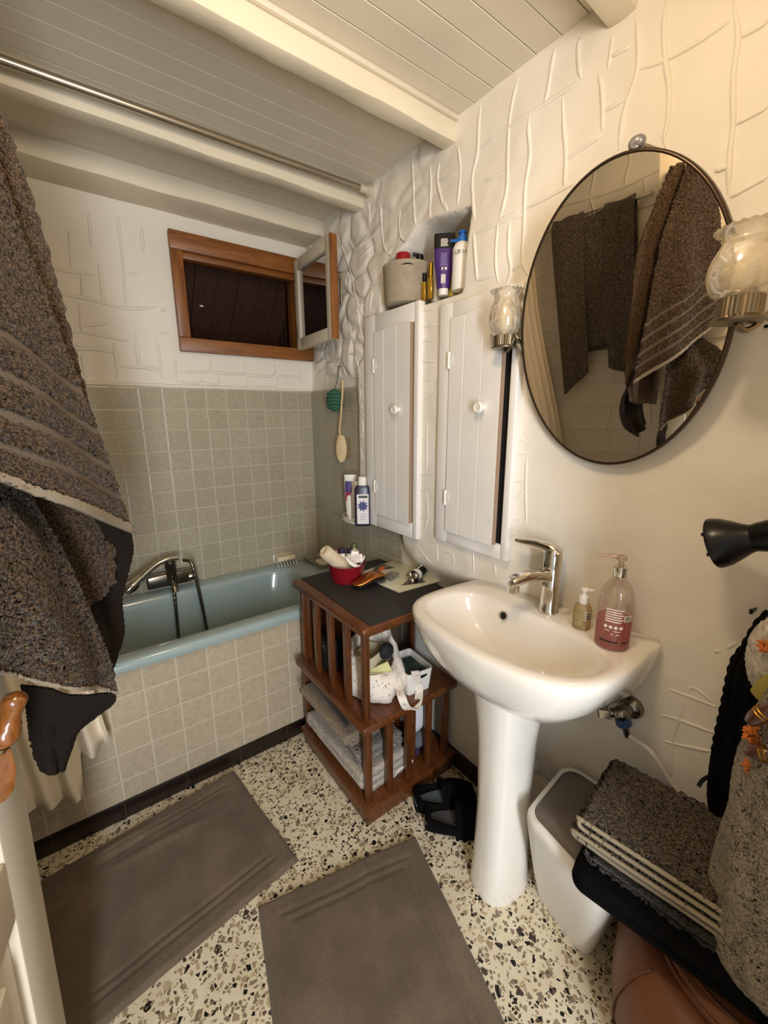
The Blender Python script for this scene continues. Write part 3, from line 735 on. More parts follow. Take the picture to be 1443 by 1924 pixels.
# ================================================================== MIRROR
MT, MY = R(9.5), R(2.0)
mn = V(-math.cos(MT)*math.cos(MY), -math.cos(MT)*math.sin(MY), -math.sin(MT)); mc = V(.998, .525, 1.577)
ms = V(-mn.y, mn.x, 0).normalized()*-1; mu = ms.cross(mn)
if mu.z < 0: mu = -mu
def onm(px, py):
    d = ray(px, py); return C0+d*((mc-C0).dot(mn)/d.dot(mn))
top, bot, lef, rig = onm(1192, 281), onm(1172, 874), onm(981, 640), onm(1384, 500)
OUT = [(1192, 281), (1270, 290), (1335, 345), (1372, 420), (1384, 500), (1374, 620), (1335, 740), (1262, 838), (1172, 874), (1075, 838), (1010, 755), (981, 640), (990, 520), (1030, 410), (1100, 320)]
pts = [onm(*q) for q in OUT]
cc = sum(pts, V(0, 0, 0))/len(pts)
cu_ = (max(p.dot(ms) for p in pts)+min(p.dot(ms) for p in pts))/2; cv_ = (max(p.dot(mu) for p in pts)+min(p.dot(mu) for p in pts))/2
a_ = (max(p.dot(ms) for p in pts)-min(p.dot(ms) for p in pts))/2; b_ = (max(p.dot(mu) for p in pts)-min(p.dot(mu) for p in pts))/2
mc2 = mc+ms*(cu_-mc.dot(ms))+mu*(cv_-mc.dot(mu))
mr = thing('oval_mirror', 'oval mirror in a thin dark metal rim leaning from the wall above the sink', 'mirror', mc2)
def mell(k, off, n=96, da=0.): return [mc2+ms*(a_+k)*math.cos(2*PI*i/n)+mu*(b_+k)*math.sin(2*PI*i/n)+mn*off for i in range(n)]
g = G(); g.loft([mell(-.003, -.006), mell(-.003, .0)], True, True, True); g.build('glass', M_mirror, mr, sharp=30)
M_rim = mat('dark bronze rim', '4d4034', .3, .9)
g = G(); g.loft([mell(-.0035, .001), mell(-.002, .002), mell(.0005, .002), mell(.003, .0), mell(.004, -.014), mell(.002, -.018), mell(-.004, -.018)], True, False, False); g.build('rim', M_rim, mr, sharp=60)
tw = mc2+mu*b_
g = G(); hk = onm(1195, 274)-mn*.004; g.ell(hk+mu*.006, (.013, .016, .012)); g.build('hanging_knob', thin_glass('glass knob', (.92, .93, .95), .5, .05, 'b9b6b2', .3), mr)
g = G(); wq = hk.copy(); g.tube([hk+mu*.006, V(wx(wq.y, wq.z+.02)+.01, wq.y, wq.z+.03)], .004, 8); g.build('hook', M_chromed, mr)

# ---- wall sconces
M_frost = thin_glass('etched glass', (.95, .92, .85), .3, .12, 'efe3cb', .55)
def sconce(label, base, rs, hs_, arm_to, wallp):
    t = thing('wall_sconce', label, 'wall lamp', base, 'tulip glass sconces beside the oval mirror')
    prof = [(.55, 0), (.82, .10), (.98, .28), (1.0, .42), (.92, .60), (.74, .78), (.70, .85), (.80, .94), (.98, 1.0)]
    P = [V(r_*rs, 0, z_*hs_) for r_, z_ in prof]; PS = resample(spline(P, 60), 48)
    g = G(); rings = [[base+V(p.x*math.cos(2*PI*k/48), p.x*math.sin(2*PI*k/48), p.z+(.0015*math.cos(24*2*PI*k/48) if i > 45 else 0)) for k in range(48)] for i, p in enumerate(PS)]
    g.loft(rings, True, False, False); g.build('glass_shade', M_frost, t)
    g = G(); k = rs/.042
    n = 64; rings = []
    for r_, z_, fl in ((.018, -.030, 0), (.032, -.029, 0), (.033, -.026, 0), (.029, -.024, 0), (.0255, -.022, 1), (.0255, .001, 1), (.023, .003, 0)):
        rings.append([base+V((r_*k+(.0012 if fl and i % 2 else 0))*math.cos(2*PI*i/n), (r_*k+(.0012 if fl and i % 2 else 0))*math.sin(2*PI*i/n), z_*k) for i in range(n)])
    g.loft(rings); g.build('fitter', M_brass, t, sharp=25)
    g = G(); b0 = base+V(0, 0, -.03*k)
    g.tube(spline([b0, b0.lerp(arm_to, .25)+V(0, 0, -.012), b0.lerp(arm_to, .6)+V(0, 0, -.004), b0.lerp(arm_to, .85)+V(0, 0, .012), arm_to, arm_to.lerp(wallp, .5)+V(0, 0, -.01), wallp], 40), .0048, 10); g.build('arm', M_brass, t)
    g = G(); g.lathe([(.022, -.003), (.022, .003), (.012, .008), (.006, .012)], wallp, (-1, 0, 0), 20); g.build('wall_plate', M_brass, t)
    g = G(); g.ell(base+V(0, 0, hs_*.32), (rs*.38, rs*.38, hs_*.34)); g.build('bulb', mat('lamp glass', 'efe5cf', .3), t)
lb = ay(948, 641, .800); lb = V(lb.x, lb.y, zat(947, 632, lb))
Ls = V(.985, .792, 0); d = ray(948, 632); k_ = .985/d.x; base = C0+d*k_
sconce('tulip glass wall lamp at the left edge of the oval mirror', base, wid(31, base), (zat(946, 547, base)-base.z), onm(975, 635)+mn*.008, V(wx(.742, 1.58)-.002, .742, 1.575))
d = ray(1392, 562); base = C0+d*(.93/d.x)
sconce('tulip glass wall lamp at the right edge of the oval mirror', base, wid(59, base), (zat(1392, 432, base)-base.z), V(1.0, .222, base.z-.03), V(wx(.215, 1.57)-.002, .215, 1.56))
# ================================================================== REVOLVING BOOKCASE STYLE SHELF
SX0, SX1, SY0, SY1 = .640, 1.045, .975, 1.455
st = thing('wooden_shelf', 'dark-stained two-tier wooden shelf with slatted sides beside the tub', 'shelf', (.84, 1.21, 0))
g = G()
def slab(g, x0, x1, y0, y1, z0, z1, r=.012): g.box((x0, y0, z0), (x1, y1, z1))
slab(g, .627, 1.060, .957, 1.468, .720, .750); g.build('top', M_wood, st, bevel=.011, seg=4)
g = G(); slab(g, .660, 1.03, .995, 1.44, .695, .722); g.build('top_rail', M_wood, st, bevel=.003)
g = G(); slab(g, .620, 1.050, .950, 1.462, .380, .408); g.build('shelf', M_wood, st, bevel=.008, seg=3)
g = G(); slab(g, .630, 1.062, .958, 1.465, .052, .075); g.build('base_board', M_wood, st, bevel=.005)
g = G(); slab(g, .640, 1.055, .968, 1.455, .0, .053); g.build('plinth', M_wood, st, bevel=.004)
def slat(x, y, z0, z1, w=.022, d=.022):
    g = G(); g.box((x-w/2, y-d/2, z0), (x+w/2, y+d/2, z1)); g.build('slat', M_woodZ, st, bevel=.002)
for k in range(5): slat(.655, .988+(1.425-.988)*k/4, .407, .722, .020, .024)
for k, x in enumerate((.660, .750, .838, .935, 1.025)): slat(x, .990, .074, .381, .024, .020)
for y in (1.10, 1.22, 1.34, 1.44): slat(1.028, y, .074, .381, .020, .022)
slat(.655, 1.435, .074, .381); slat(1.03, 1.425, .407, .722); slat(1.03, 1.20, .407, .722)
g = G(); g.box((.868, 1.0, .074), (.884, 1.425, .381)); g.build('divider', M_wood, st, bevel=.002)
g = G(); g.box((.66, 1.425, .407), (1.03, 1.440, .700)); g.build('back_panel', M_wood, st, bevel=.002)

# mat on the top
t_ = NT('woven mat'); v_ = t_.mapping((1, 1, 1)); ch = t_.add('ShaderNodeTexChecker'); ch.inputs['Scale'].default_value = 190; t_.link(v_, ch.inputs[0])
t_.set(Base_Color=t_.ramp(ch.outputs['Fac'], [(0, srgb('1f1b1c')), (1, srgb('2d2828'))]), Roughness=.7); t_.bump(ch.outputs['Fac'], .5, .0012)
ZT = .752
g = G(); g.box((.664, .966, .7502), (1.050, 1.452, .7535)); tag(g.build('place_mat', t_.m, bevel=.001), 'charcoal woven mat covering the top of the wooden shelf', 'mat')
ZM = .7537
# glass tray with bird drawing
A, B, C_, D = az(741, 1054, ZM), az(827, 1093, ZM), az(750, 1115, ZM), az(670, 1080, ZM)
e1 = (B-A); e1.z = 0
def para(g, z0, z1, k=0.):
    c = (A+B+C_+D)/4; P = [p+(c-p)*k for p in (A, B, C_, D)]
    return g.loft([[V(p.x, p.y, z0) for p in P], [V(p.x, p.y, z1) for p in P]])
g = G(); para(g, ZM, ZM+.006); tr = tag(g.build('glass_tray', mat('cream glass', 'd6d3b8', .15, coat=.3), bevel=.0018), 'cream glass board with a dark feather drawing on the charcoal mat', 'tray')
M_ink = mat('dark ink', '54504a', .4); M_org = mat('orange ink', 'd9622e', .4)
def onTray(px, py): p = az(px, py, ZM+.0065); return p
def blobpx(g, pts, th=.0004):
    P = [az(a, b, ZM+.0062) for a, b in pts]; g.loft([[p for p in P], [p+V(0, 0, th) for p in P]]); return g
for pp_ in [[(696, 1078), (704, 1066), (716, 1060), (728, 1061), (722, 1068), (708, 1074)], [(718, 1070), (730, 1063), (742, 1066), (731, 1069)]]:
    g = G(); blobpx(g, pp_); g.build('bird_drawing', M_ink, tr, smooth=False)
for k in range(5):
    g = G(); blobpx(g, [(757+k*7, 1098-k*1.2), (765+k*7, 1091-k*1.2), (768+k*7, 1091.5-k*1.2), (761+k*7, 1099-k*1.2)]); g.build('feather_drawing', M_ink, tr, smooth=False)
g = G(); blobpx(g, [(750, 1100), (792, 1090), (800, 1092), (796, 1095), (765, 1099)]); g.build('feather_drawing', M_ink, tr, smooth=False)
g = G(); blobpx(g, [(712, 1067), (722, 1063), (723, 1067), (716, 1074), (711, 1076)], .0006); g.build('orange_drawing', M_org, tr, smooth=False)
# small clear box
c = az(735, 1086, ZM+.0063)
g = G(); g.box((-.030, -.019, 0), (.030, .019, .017), TR((c.x, c.y, c.z), R(20))); bx_ = tag(g.build('clear_case', thin_glass('clear box', (.97, .97, .97), .35, .06, 'e4e1da', .25), bevel=.003), 'small clear plastic case on the cream glass board', 'case')
g = G(); g.box((-.018, -.010, .004), (.004, .010, .010), TR((c.x, c.y, c.z), R(20))); g.build('blade', M_chromed, bx_, bevel=.001)
# shaver
c0 = az(775, 1094, ZM+.0063); c1 = az(806, 1073, ZM+.0063); ud_ = (c1-c0); ud_.z = 0; ud_.normalize()
c0 = c0+V(0, 0, .021)
sv = thing('electric_shaver', 'black electric shaver with three chrome heads lying on the cream glass board', 'shaver', (c0.x, c0.y, ZM+.006))
g = G(); P = [c0+ud_*.03, c0+ud_*.05, c0+ud_*.09, c0+ud_*.125, c0+ud_*.14]
P = [p+V(0, 0, .003*k) for k, p in enumerate(P)]
g.tube(P, [.019, .021, .0195, .0175, .010], 20); g.build('grip', M_black, sv)
g = G(); g.tube([c0+ud_*.018, c0+ud_*.03, c0+ud_*.038], [.0205, .0235, .0222], 24); g.build('white_band', M_white, sv)
g = G(); sdv = V(-ud_.y, ud_.x, 0); g.tube([c0+ud_*.04+V(0, 0, .0205), c0+ud_*.13+V(0, 0, .029)], .0035, 8); g.build('white_stripe', M_white, sv)
g = G(); g.tube([c0-ud_*.004, c0+ud_*.008, c0+ud_*.02], [.018, .024, .018], 20); g.build('head_base', M_black, sv)
fn = (-ud_+V(0, 0, .35)).normalized(); s2 = V(-ud_.y, ud_.x, 0); u2 = fn.cross(s2)
for dx, dz in ((-.012, .008), (.012, .008), (0, -.012)):
    g = G(); q = c0-ud_*.002+s2*dx+u2*dz*(-1 if u2.z < 0 else 1)
    g.lathe([(.0125, -.004), (.0130, .004), (.0115, .007), (.009, .0065), (.006, .0085), (.002, .008)], q, fn, 24); hd_ = g.build('rotary_head', M_chrome, sv)
# copper hairbrush
c0 = az(664, 1108, ZM); c1 = az(724, 1094, ZM); dv = (c1-c0); dv.z = 0; Lh = dv.length; dv.normalize(); sn = V(-dv.y, dv.x, 0)
hb = thing('compact_hairbrush', 'copper-coloured handleless hairbrush lying in front of the red bowl', 'hairbrush', ((c0+c1)/2))
def hbz(t): return .020+.022*sm(.05, .70, t)-.014*sm(.75, 1.05, t)
def hbring(t, k, zo=0., th=.0105):
    c_ = c0+dv*Lh*(t*1.04-.02)+V(0, 0, hbz(t)+zo); w = .031*max(.02, math.sin(PI*min(.985, max(.015, t))))**.32*k
    hth = th*max(.05, math.sin(PI*min(.985, max(.015, t))))**.5
    return [c_+sn*w*math.copysign(abs(math.cos(2*PI*q/32))**.8, math.cos(2*PI*q/32))+V(0, 0, hth*math.sin(2*PI*q/32)) for q in range(32)]
g = G(); g.loft([hbring(i/28, 1.) for i in range(29)]); g.build('cover', mat('copper', 'b8743c', .26, .9), hb, sharp=75)
g = G(); g.loft([hbring(.05+.9*i/20, .9, -.010, .006) for i in range(21)])
for i in range(10):
    for j in range(7):
        t = .1+.8*i/9; q = c0+dv*Lh*t+sn*(.024*(j/6-.5)*2)+V(0, 0, hbz(t)-.012); g.tube([q, V(q.x, q.y, ZM+.001)], [.0013, .0007], 5)
g.build('bristles', M_black, hb)
# ---- red bowl and its contents
bc = az(655, 1092, ZM); bc = V(bc.x+.005, bc.y+.02, ZM+.0005)
g = G(); g.lathe([(.0585, 0), (.0605, .004), (.0725, .068), (.0745, .070), (.0715, .0705), (.0585, .006), (.02, .005)], bc, n=56)
tag(g.build('red_bowl', mat('red plastic', '8e1522', .35)), 'round red plastic bowl full of toiletries on the charcoal mat', 'bowl')
def inb(dx, dy, z): return bc+V(dx, dy, z)
M_roll = terry('cream terry', 'cbb894', 'f0e2c6', 420, .002, .6)
a0 = ay(610, 1035, bc.y+.03); 
p_a = V(*ay(608, 1034, bc.y+.0)); p_b = inb(.005, .0, .035)
g = G(); dirr = (p_b-p_a).normalized(); LL = (p_b-p_a).length; prof = [(.004, .006), (.016, .0), (.024, .004), (.026, .02), (.026, LL*.7), (.023, LL)]
g.lathe(prof, p_a, dirr, 36); g.jitter(.0007); tag(g.build('rolled_cloth', M_roll), 'rolled cream face cloth leaning out of the red bowl', 'cloth')
def bottle_(name, label, dx, dy, zb, h, r_, capc, bodyc, cr=.8, ch_=.02, tilt=(0, 0)):
    b0 = inb(dx, dy, zb); axv = V(tilt[0], tilt[1], 1).normalized(); t = thing(name, label, 'bottle', b0)
    h += .020; g = G(); g.lathe([(r_*.9, 0), (r_, .003), (r_, h*.8), (r_*.9, h*.9), (r_*cr*.8, h)], b0, axv, 24); g.build('body', mat('b_'+bodyc, bodyc, .35), t)
    g = G(); g.lathe([(r_*cr, h*.99), (r_*cr, h+ch_-.002), (r_*cr*.85, h+ch_)], b0, axv, 24); g.build('cap', mat('c_'+capc, capc, .35), t)
bottle_('bottle', 'small bottle with a square dark purple cap in the red bowl', -.002, .032, .008, .075, .016, '2a1830', 'e6dccb', .85, .020)
bottle_('bottle', 'small bottle with a navy cap beside the purple-capped one in the red bowl', .030, .024, .008, .070, .015, '151a33', 'e9e2d8', .85, .018)
bottle_('bottle', 'cream bottle with an olive green cap at the right of the red bowl', .044, .030, .008, .084, .0155, '4d5224', 'd9d8b4', .95, .018, (.12, .05))
bottle_('tube', 'small tube with a pink top behind the rolled cloth in the red bowl', -.030, .03, .008, .076, .010, 'd98a86', 'e0b9ac', .7, .012)
def packet(name, label, c, size, M3, colr, stripes=None):
    g = G(); x, y, z = size; g.box((-x, -y, -z), (x, y, z), Matrix.Translation(c) @ M3); o = tag(g.build(name, mat('p_'+colr+name, colr, .6), bevel=.0015), label, 'packet')
    if stripes:
        g = G()
        for k in range(stripes): zz = -z*.6+1.2*z*k/max(1, stripes-1); g.box((-x*.8, -y-.0006, zz-.0012), (x*.8, -y+.0002, zz+.0008), Matrix.Translation(c) @ M3)
        g.build('printed_text', mat('grey print', '9a908a', .6), o, smooth=False)
    return o
packet('paper_packet', 'flat white paper packet with fine print lying across the red bowl', inb(.022, -.014, .082), (.038, .006, .016), Matrix.Rotation(R(-14), 4, 'Y') @ Matrix.Rotation(R(-40), 4, 'Z') @ Matrix.Rotation(R(-35), 4, 'X'), 'efe6dc', 4)
packet('white_carton', 'small white carton standing at the back right of the red bowl', inb(.036, .002, .076), (.015, .012, .034), Matrix.Rotation(R(-30), 4, 'Z') @ Matrix.Rotation(R(8), 4, 'Y'), 'f2ece4')
packet('pink_packet', 'thin pale pink packet poking over the right rim of the red bowl', inb(.058, -.016, .062), (.003, .012, .030), Matrix.Rotation(R(-25), 4, 'Z') @ Matrix.Rotation(R(25), 4, 'Y'), 'edd5d2')
g = G(); P = [inb(-.012, -.02, .098), inb(-.006, -.03, .085), inb(.005, -.045, .072), inb(.016, -.055, .066), inb(.024, -.052, .068)]
g.tube(spline(P, 24), [.005+.008*math.sin(PI*min(1, k/20)) for k in range(25)][:len(spline(P, 24))], 12, flat=.5); tag(g.build('crumpled_wrapper', mat('white wrapper', 'eee5da', .5)), 'crumpled white wrapper at the front edge of the red bowl', 'wrapper')

# ---- middle shelf: patterned cloth bag with boxes, white plastic box
ZS = .4085
t_ = NT('printed cloth'); vv = t_.add('ShaderNodeTexVoronoi'); vv.inputs['Scale'].default_value = 95; t_.link(t_.co(), vv.inputs['Vector'])
rs_ = t_.add('ShaderNodeSeparateColor'); t_.link(vv.outputs['Color'], rs_.inputs[0])
dot = t_.math('MULTIPLY', t_.math('LESS_THAN', vv.outputs['Distance'], t_.math('MULTIPLY', rs_.outputs[1], .36)), t_.math('LESS_THAN', rs_.outputs[0], .8))
dc = t_.ramp(rs_.outputs[2], [(0, srgb('8b8fa6')), (.4, srgb('8b8fa6')), (.41, srgb('a99a86')), (.7, srgb('b3937c'))], 'CONSTANT')
t_.set(Base_Color=t_.mix(dot, srgb('e6dacb'), dc), Roughness=.85); t_.bump(t_.noise(60, 3), .25, .003)
M_bag = t_.m
bgc = V(.775, 1.105, ZS)
bag = thing('cloth_bag', 'white cotton bag printed with tiny moons and stars slumped on the middle shelf', 'bag', bgc)
g = G(); rings = []
for z, rx, ry, dx, dy in ((0, .080, .085, 0, 0), (.012, .098, .105, 0, 0), (.05, .104, .115, 0, 0), (.09, .102, .110, .0, 0), (.125, .094, .100, .0, .004), (.155, .082, .09, .004, .012), (.165, .076, .082, .004, .014), (.150, .068, .074, .004, .014), (.09, .07, .075, 0, .01), (.05, .06, .06, 0, .0)):
    ring = []
    for k in range(64):
        a = 2*PI*k/64; n = noise.noise(V(math.cos(a)*2.2, math.sin(a)*2.2, z*14))*.016+noise.noise(V(math.cos(a)*6, math.sin(a)*6, z*30+4))*.006
        low = .055*sm(.11, .165, z)*max(0, math.cos(a-R(-110)))       # rim sags towards the front
        hi_ = .05*sm(.11, .165, z)*max(0, math.cos(a-R(60)))
        ring.append(bgc+V(dx+(rx+n)*math.cos(a), dy+(ry+n)*math.sin(a), max(0, z-low+hi_)))
    rings.append(ring)
g.loft(rings); g.build('body', M_bag, bag, sharp=90)
def strap(P, w, name='strap'):
    P = resample(spline(P, 40), 36); rows = []
    for i, p in enumerate(P):
        t = (P[min(i+1, 35)]-P[max(i-1, 0)]).normalized(); s_ = V(.8, -.6, 0); s_ = (s_-t*s_.dot(t)).normalized()
        rows.append([p+s_*w*q+noise.noise_vector(p*18)*.003 for q in (-1, -.5, 0, .5, 1)])
    g = G(); g.sheet(rows, .004); g.build(name, M_bag, bag, sharp=80)
a1, a2, a3 = az(725, 1290, .50), ay(748, 1330, .948), ay(772, 1340, .945)
strap([ax(742, 1268, .80), ay(748, 1292, .985), ay(755, 1312, .945), ay(765, 1330, .942), ay(776, 1332, .944), ay(786, 1318, .955), ay(787, 1292, .985), ax(780, 1262, .845)], .014)
strap([bgc+V(-.02, .06, .16), bgc+V(.0, .065, .20), bgc+V(.03, .06, .222), bgc+V(.06, .05, .20), bgc+V(.066, .04, .165)], .016)
cc_ = bgc+V(-.015, .005, .135)
g = G(); M3 = Matrix.Translation(cc_) @ Matrix.Rotation(R(20), 4, 'Z') @ Matrix.Rotation(R(-8), 4, 'X')
g.loft([[M3 @ V(x*.9, y*.9, -.045) for x, y in ((-.05, -.04), (.05, -.04), (.05, .04), (-.05, .04))], [M3 @ V(x, y, .022) for x, y in ((-.055, -.045), (.055, -.045), (.055, .045), (-.055, .045))],
        [M3 @ V(x*.93, y*.93, .022) for x, y in ((-.055, -.045), (.055, -.045), (.055, .045), (-.055, .045))], [M3 @ V(x*.85, y*.85, -.02) for x, y in ((-.055, -.045), (.055, -.045), (.055, .045), (-.055, .045))]])
tag(g.build('small_basket', mat('cream basket', 'c9b998', .7, bump=.5, bscale=90), bevel=.002), 'small cream open box inside the printed cloth bag', 'box')
p = ax(716, 1262, .755)
g = G(); g.box((-.036, -.006, -.024), (.036, .006, .024), TR(p, R(-28), R(-18), R(-22))); cb = tag(g.build('yellow_carton', mat('pale yellow card', 'c8c282', .6), bevel=.0015), 'pale yellow-green carton sticking out of the printed cloth bag', 'carton')
p = ax(735, 1225, .80); g = G(); g.ell(p+V(0, .03, -.01), (.03, .02, .03)); tag(g.build('black_pouch', mat('black cloth', '17161a', .8)), 'black pouch in the middle of the printed cloth bag', 'pouch')
# white plastic storage box
def open_box(g, c, ang, w, d, h, taper=.9, wall=.003, r=.012):
    M3 = Matrix.Translation(c) @ rotz(ang)
    def rr(k, z, inset=0): return [M3 @ p for p in rrect(-w*k+inset, w*k-inset, -d*k+inset, d*k-inset, r, z, 6)]
    g.loft([rr(taper, 0), rr(1, h), rr(1, h, wall), rr(taper, .004, wall)]); return M3
c = az(822, 1262, ZS); c = V(.895, 1.055, ZS)
g = G(); M3 = open_box(g, c, R(-6), .055, .075, .088, .88)
pb = tag(g.build('storage_box', M_white, bevel=.0), 'white plastic storage box with an oval hand hole on the middle shelf', 'box')
g = G(); g.lathe([(.013, 0), (.013, .0012)], M3 @ V(.012, -.0725, .066), M3.to_3x3() @ V(0, -1, .12), 20, sx=1.3, sy=.55); g.build('hand_hole', M_dark, pb)
g = G(); g.box((-.042, -.058, .03), (.042, .05, .068), M3); tag(g.build('green_sponge', mat('dark green cloth', '33463f', .9, bump=.4)), 'dark green cloth inside the white plastic storage box', 'cloth')
c = V(.93, 1.27, ZS)
g = G(); g.lathe([(.065, 0), (.072, .01), (.082, .16), (.085, .165), (.081, .165), (.068, .02)], c, n=36); tag(g.build('brown_basket', mat('brown basket', '4b3a2a', .8, bump=.5, bscale=70)), 'round brown basket behind the white storage box on the middle shelf', 'basket')
g = G(); M3 = TR((.705, 1.33, ZS), R(5)); g.box((-.035, -.055, 0), (.035, .055, .13), M3); ob = tag(g.build('dark_bag', mat('dark nylon', '1d1a1c', .5), bevel=.012, seg=3), 'dark toiletry bag with a chrome buckle behind the left slats', 'bag')
g = G(); q = M3 @ V(-.036, -.03, .11); g.tube([q+V(0, -.008, -.008), q+V(-.002, -.008, .008), q+V(-.002, .008, .008), q+V(0, .008, -.008)], .002, 6); g.build('buckle', M_chrome, ob)

# ---- niche: rope basket, bottles, tubes
ZN = 1.778
nb = V(1.105, 1.325, ZN)
nbp = ax(720, 580, 1.02)
g = G(); rings = []; nt = 15
prof = []
for i in range(nt):
    z0 = .132*i/nt; r0 = .078+.010*i/nt
    for t in (-.8, -.3, .3, .8): prof.append((r0+.0042*math.cos(t*PI/2), z0+.132/nt*(.5+.5*t)))
prof += [(prof[-1][0]-.008, .134), (prof[-1][0]-.014, .130), (.07, .02)]
nb = V(1.072, 1.295, ZN+.001)
g.lathe(prof, nb, n=56)
rb_ = tag(g.build('rope_basket', mat('rope', 'a2947f', .9, bump=.6, bscale=300, var=.12, vscale=30), sharp=80), 'grey coiled rope basket standing in the niche above the tall cupboard', 'basket')
g = G(); a = face_ang(nb); P = [nb+V(.0885*math.cos(a-.25+.05*k), .0885*math.sin(a-.25+.05*k), .112+.004*math.sin(PI*k/10)) for k in range(11)]; g.tube(P, [.0008+.0016*math.sin(PI*k/10) for k in range(11)], 8); g.build('handle_slot', M_dark, rb_)
g = G(); b0 = nb+V(-.01, .012, .004); g.lathe([(.028, 0), (.03, .003), (.03, .13), (.0255, .142), (.0265, .143), (.0265, .168), (.024, .171)], b0, n=30)
rc = thing('bottle', 'bottle with a red screw cap standing inside the rope basket', 'bottle', b0)
g = G(); g.lathe([(.028, 0), (.03, .003), (.03, .13), (.024, .141)], b0, n=30); g.build('body', mat('white bottle', 'd8cfc2', .4), rc)
g = G(); g.lathe([(.0265, .141), (.0265, .169), (.0245, .172)], b0, n=30); g.build('cap', mat('red cap', '97141c', .35), rc)
b0 = nb+V(.015, -.05, .01)
rc = thing('bottle', 'bottle with a black pump cap at the right inside the rope basket', 'bottle', b0)
g = G(); g.lathe([(.016, 0), (.017, .003), (.017, .125), (.012, .135)], b0, n=24); g.build('body', M_black, rc)
g = G(); g.lathe([(.013, .134), (.014, .148), (.010, .152)], b0, n=20); g.tube([b0+V(0, 0, .15), b0+V(-.02, .015, .153)], .006, 8); g.build('cap', M_black, rc)
M_amber = mat('gold liquid', 'b48a26', .12, .55, coat=.6)
def perf(label, p, w, h, capc, hcap):
    p = V(p.x, p.y, ZN); t = thing('perfume_bottle', label, 'perfume bottle', p, 'gold perfume bottles in the niche')
    g = G(); g.box((-w, -w*.8, .0), (w, w*.8, h), TR(p, R(25))); g.build('body', M_amber, t, bevel=.003)
    g = G(); g.lathe([(w*.6, h), (w*.6, h+.004), (w*.75, h+.005), (w*.75, h+hcap)], p, n=20); g.build('cap', capc, t)
perf('slim gold perfume bottle with a black cap beside the rope basket', ax(797, 552, 1.075), .0105, .062, M_black, .028)
perf('slim gold perfume bottle with a gold cap next to the purple tube', ax(809, 548, 1.075), .0105, .068, M_gold, .045)
# purple tube standing on its cap
tb = ax(833, 550, 1.08); tb = V(tb.x, tb.y, ZN)
tu = thing('hair_product_tube', 'purple squeeze tube with a black end standing on its pale cap in the niche', 'tube', tb)
fa = face_ang(tb); fx = V(math.cos(fa), math.sin(fa), 0); sx_ = V(-fx.y, fx.x, 0); H_ = zat(833, 438, tb)-ZN
def tube_rings(zs, ws, ts): return [[tb+sx_*w*math.cos(2*PI*k/28)+fx*t*math.sin(2*PI*k/28)+V(0, 0, z) for k in range(28)] for z, w, t in zip(zs, ws, ts)]
hw = wid(18.5, tb)
g = G(); g.loft(tube_rings([0, .003, .020, .022], [.0155, .0165, .0165, .012], [.0145, .0155, .0155, .012])); g.build('cap', M_white, tu)
M_pur = mat('purple plastic', '42266a', .35)
g = G(); zz = [.02, .026, .06, H_*.5, H_*.76]; g.loft(tube_rings(zz, [.020, .0235, .0255, hw*.97, hw], [.0165, .0172, .0168, .012, .0065])); g.build('body', M_pur, tu)
g = G(); g.loft(tube_rings([H_*.755, H_*.9, H_*.985, H_], [hw*1.005, hw*1.01, hw*1.01, hw], [.0067, .004, .0018, .0016])); g.build('crimped_end', M_black, tu)
def tprint(zlist, wl, thick, mt, name, d=.0105):
    g = G()
    for z, (w0, w1) in zip(zlist, wl):
        t = .0165+(.012-.0165)*sm(.06, H_*.5, z) if z < H_*.5 else .012+(.0065-.012)*(z-H_*.5)/(H_*.26) if z < H_*.76 else .0067-(.0047)*(z-H_*.76)/(H_*.24)
        q = tb+fx*(t+.0005)+V(0, 0, z)
        g.add([q+sx_*w0-V(0, 0, thick), q+sx_*w1-V(0, 0, thick), q+sx_*w1+V(0, 0, thick), q+sx_*w0+V(0, 0, thick)], [(0, 1, 2, 3)])
    g.build(name, mt, tu, smooth=False)
tprint([H_*(.79+.022*k) for k in range(6)], [(-.0125+.001*(k % 2), .0125-.0015*(k % 3)) for k in range(6)], .0010, M_print, 'printed_text')
tprint([H_*(.48+.021*k) for k in range(10)], [(-.012+.0012*(k % 2), .012-.0016*(k % 3)) for k in range(10)], .0008, mat('lilac print', '8a78b0', .5), 'printed_text')
tprint([H_*.42, H_*.42], [(-.0075, -.003), (.003, .0095)], .0045, M_print, 'printed_symbol')
tprint([H_*.25], [(-.0085, .0055)], .0135, M_print, 'barcode_label')
for k in range(5): tprint([H_*(.195+.025*k)], [(-.0072, .004-.001*(k % 2))], .0010, M_pblk, 'barcode')
text('printed_text', '6 M', tb+fx*.0135+sx_*.001+V(0, 0, H_*.42), sx_, (0, 0, 1), .008, M_pur, tu)
# blue and white pump bottle
ub = ax(866, 534, 1.085); ub = V(ub.x, ub.y, ZN)
ut = thing('lotion_bottle', 'white lotion bottle with blue label band and blue pump at the right of the niche', 'bottle', ub)
HU = zat(866, 455, ub)-ZN; ru = wid(17, ub)
g = G(); g.lathe([(ru*.92, 0), (ru, .004), (ru, HU*.86), (ru*.8, HU*.95), (ru*.5, HU)], ub, n=36); g.build('body', M_white, ut)
M_blue = mat('blue plastic', '1f63b0', .3); fa = face_ang(ub)
g = G(); g.lathe([(ru*.52, HU*.985), (ru*.58, HU), (ru*.55, HU+.014), (ru*.3, HU+.017), (ru*.3, HU+.024), (ru*.45, HU+.025), (ru*.4, HU+.031)], ub, n=24); d_ = V(math.cos(fa-1.2), math.sin(fa-1.2), 0); g.tube([ub+V(0, 0, HU+.004), ub+d_*.04+V(0, 0, HU+.001)], .004, 8); g.build('pump', M_blue, ut)
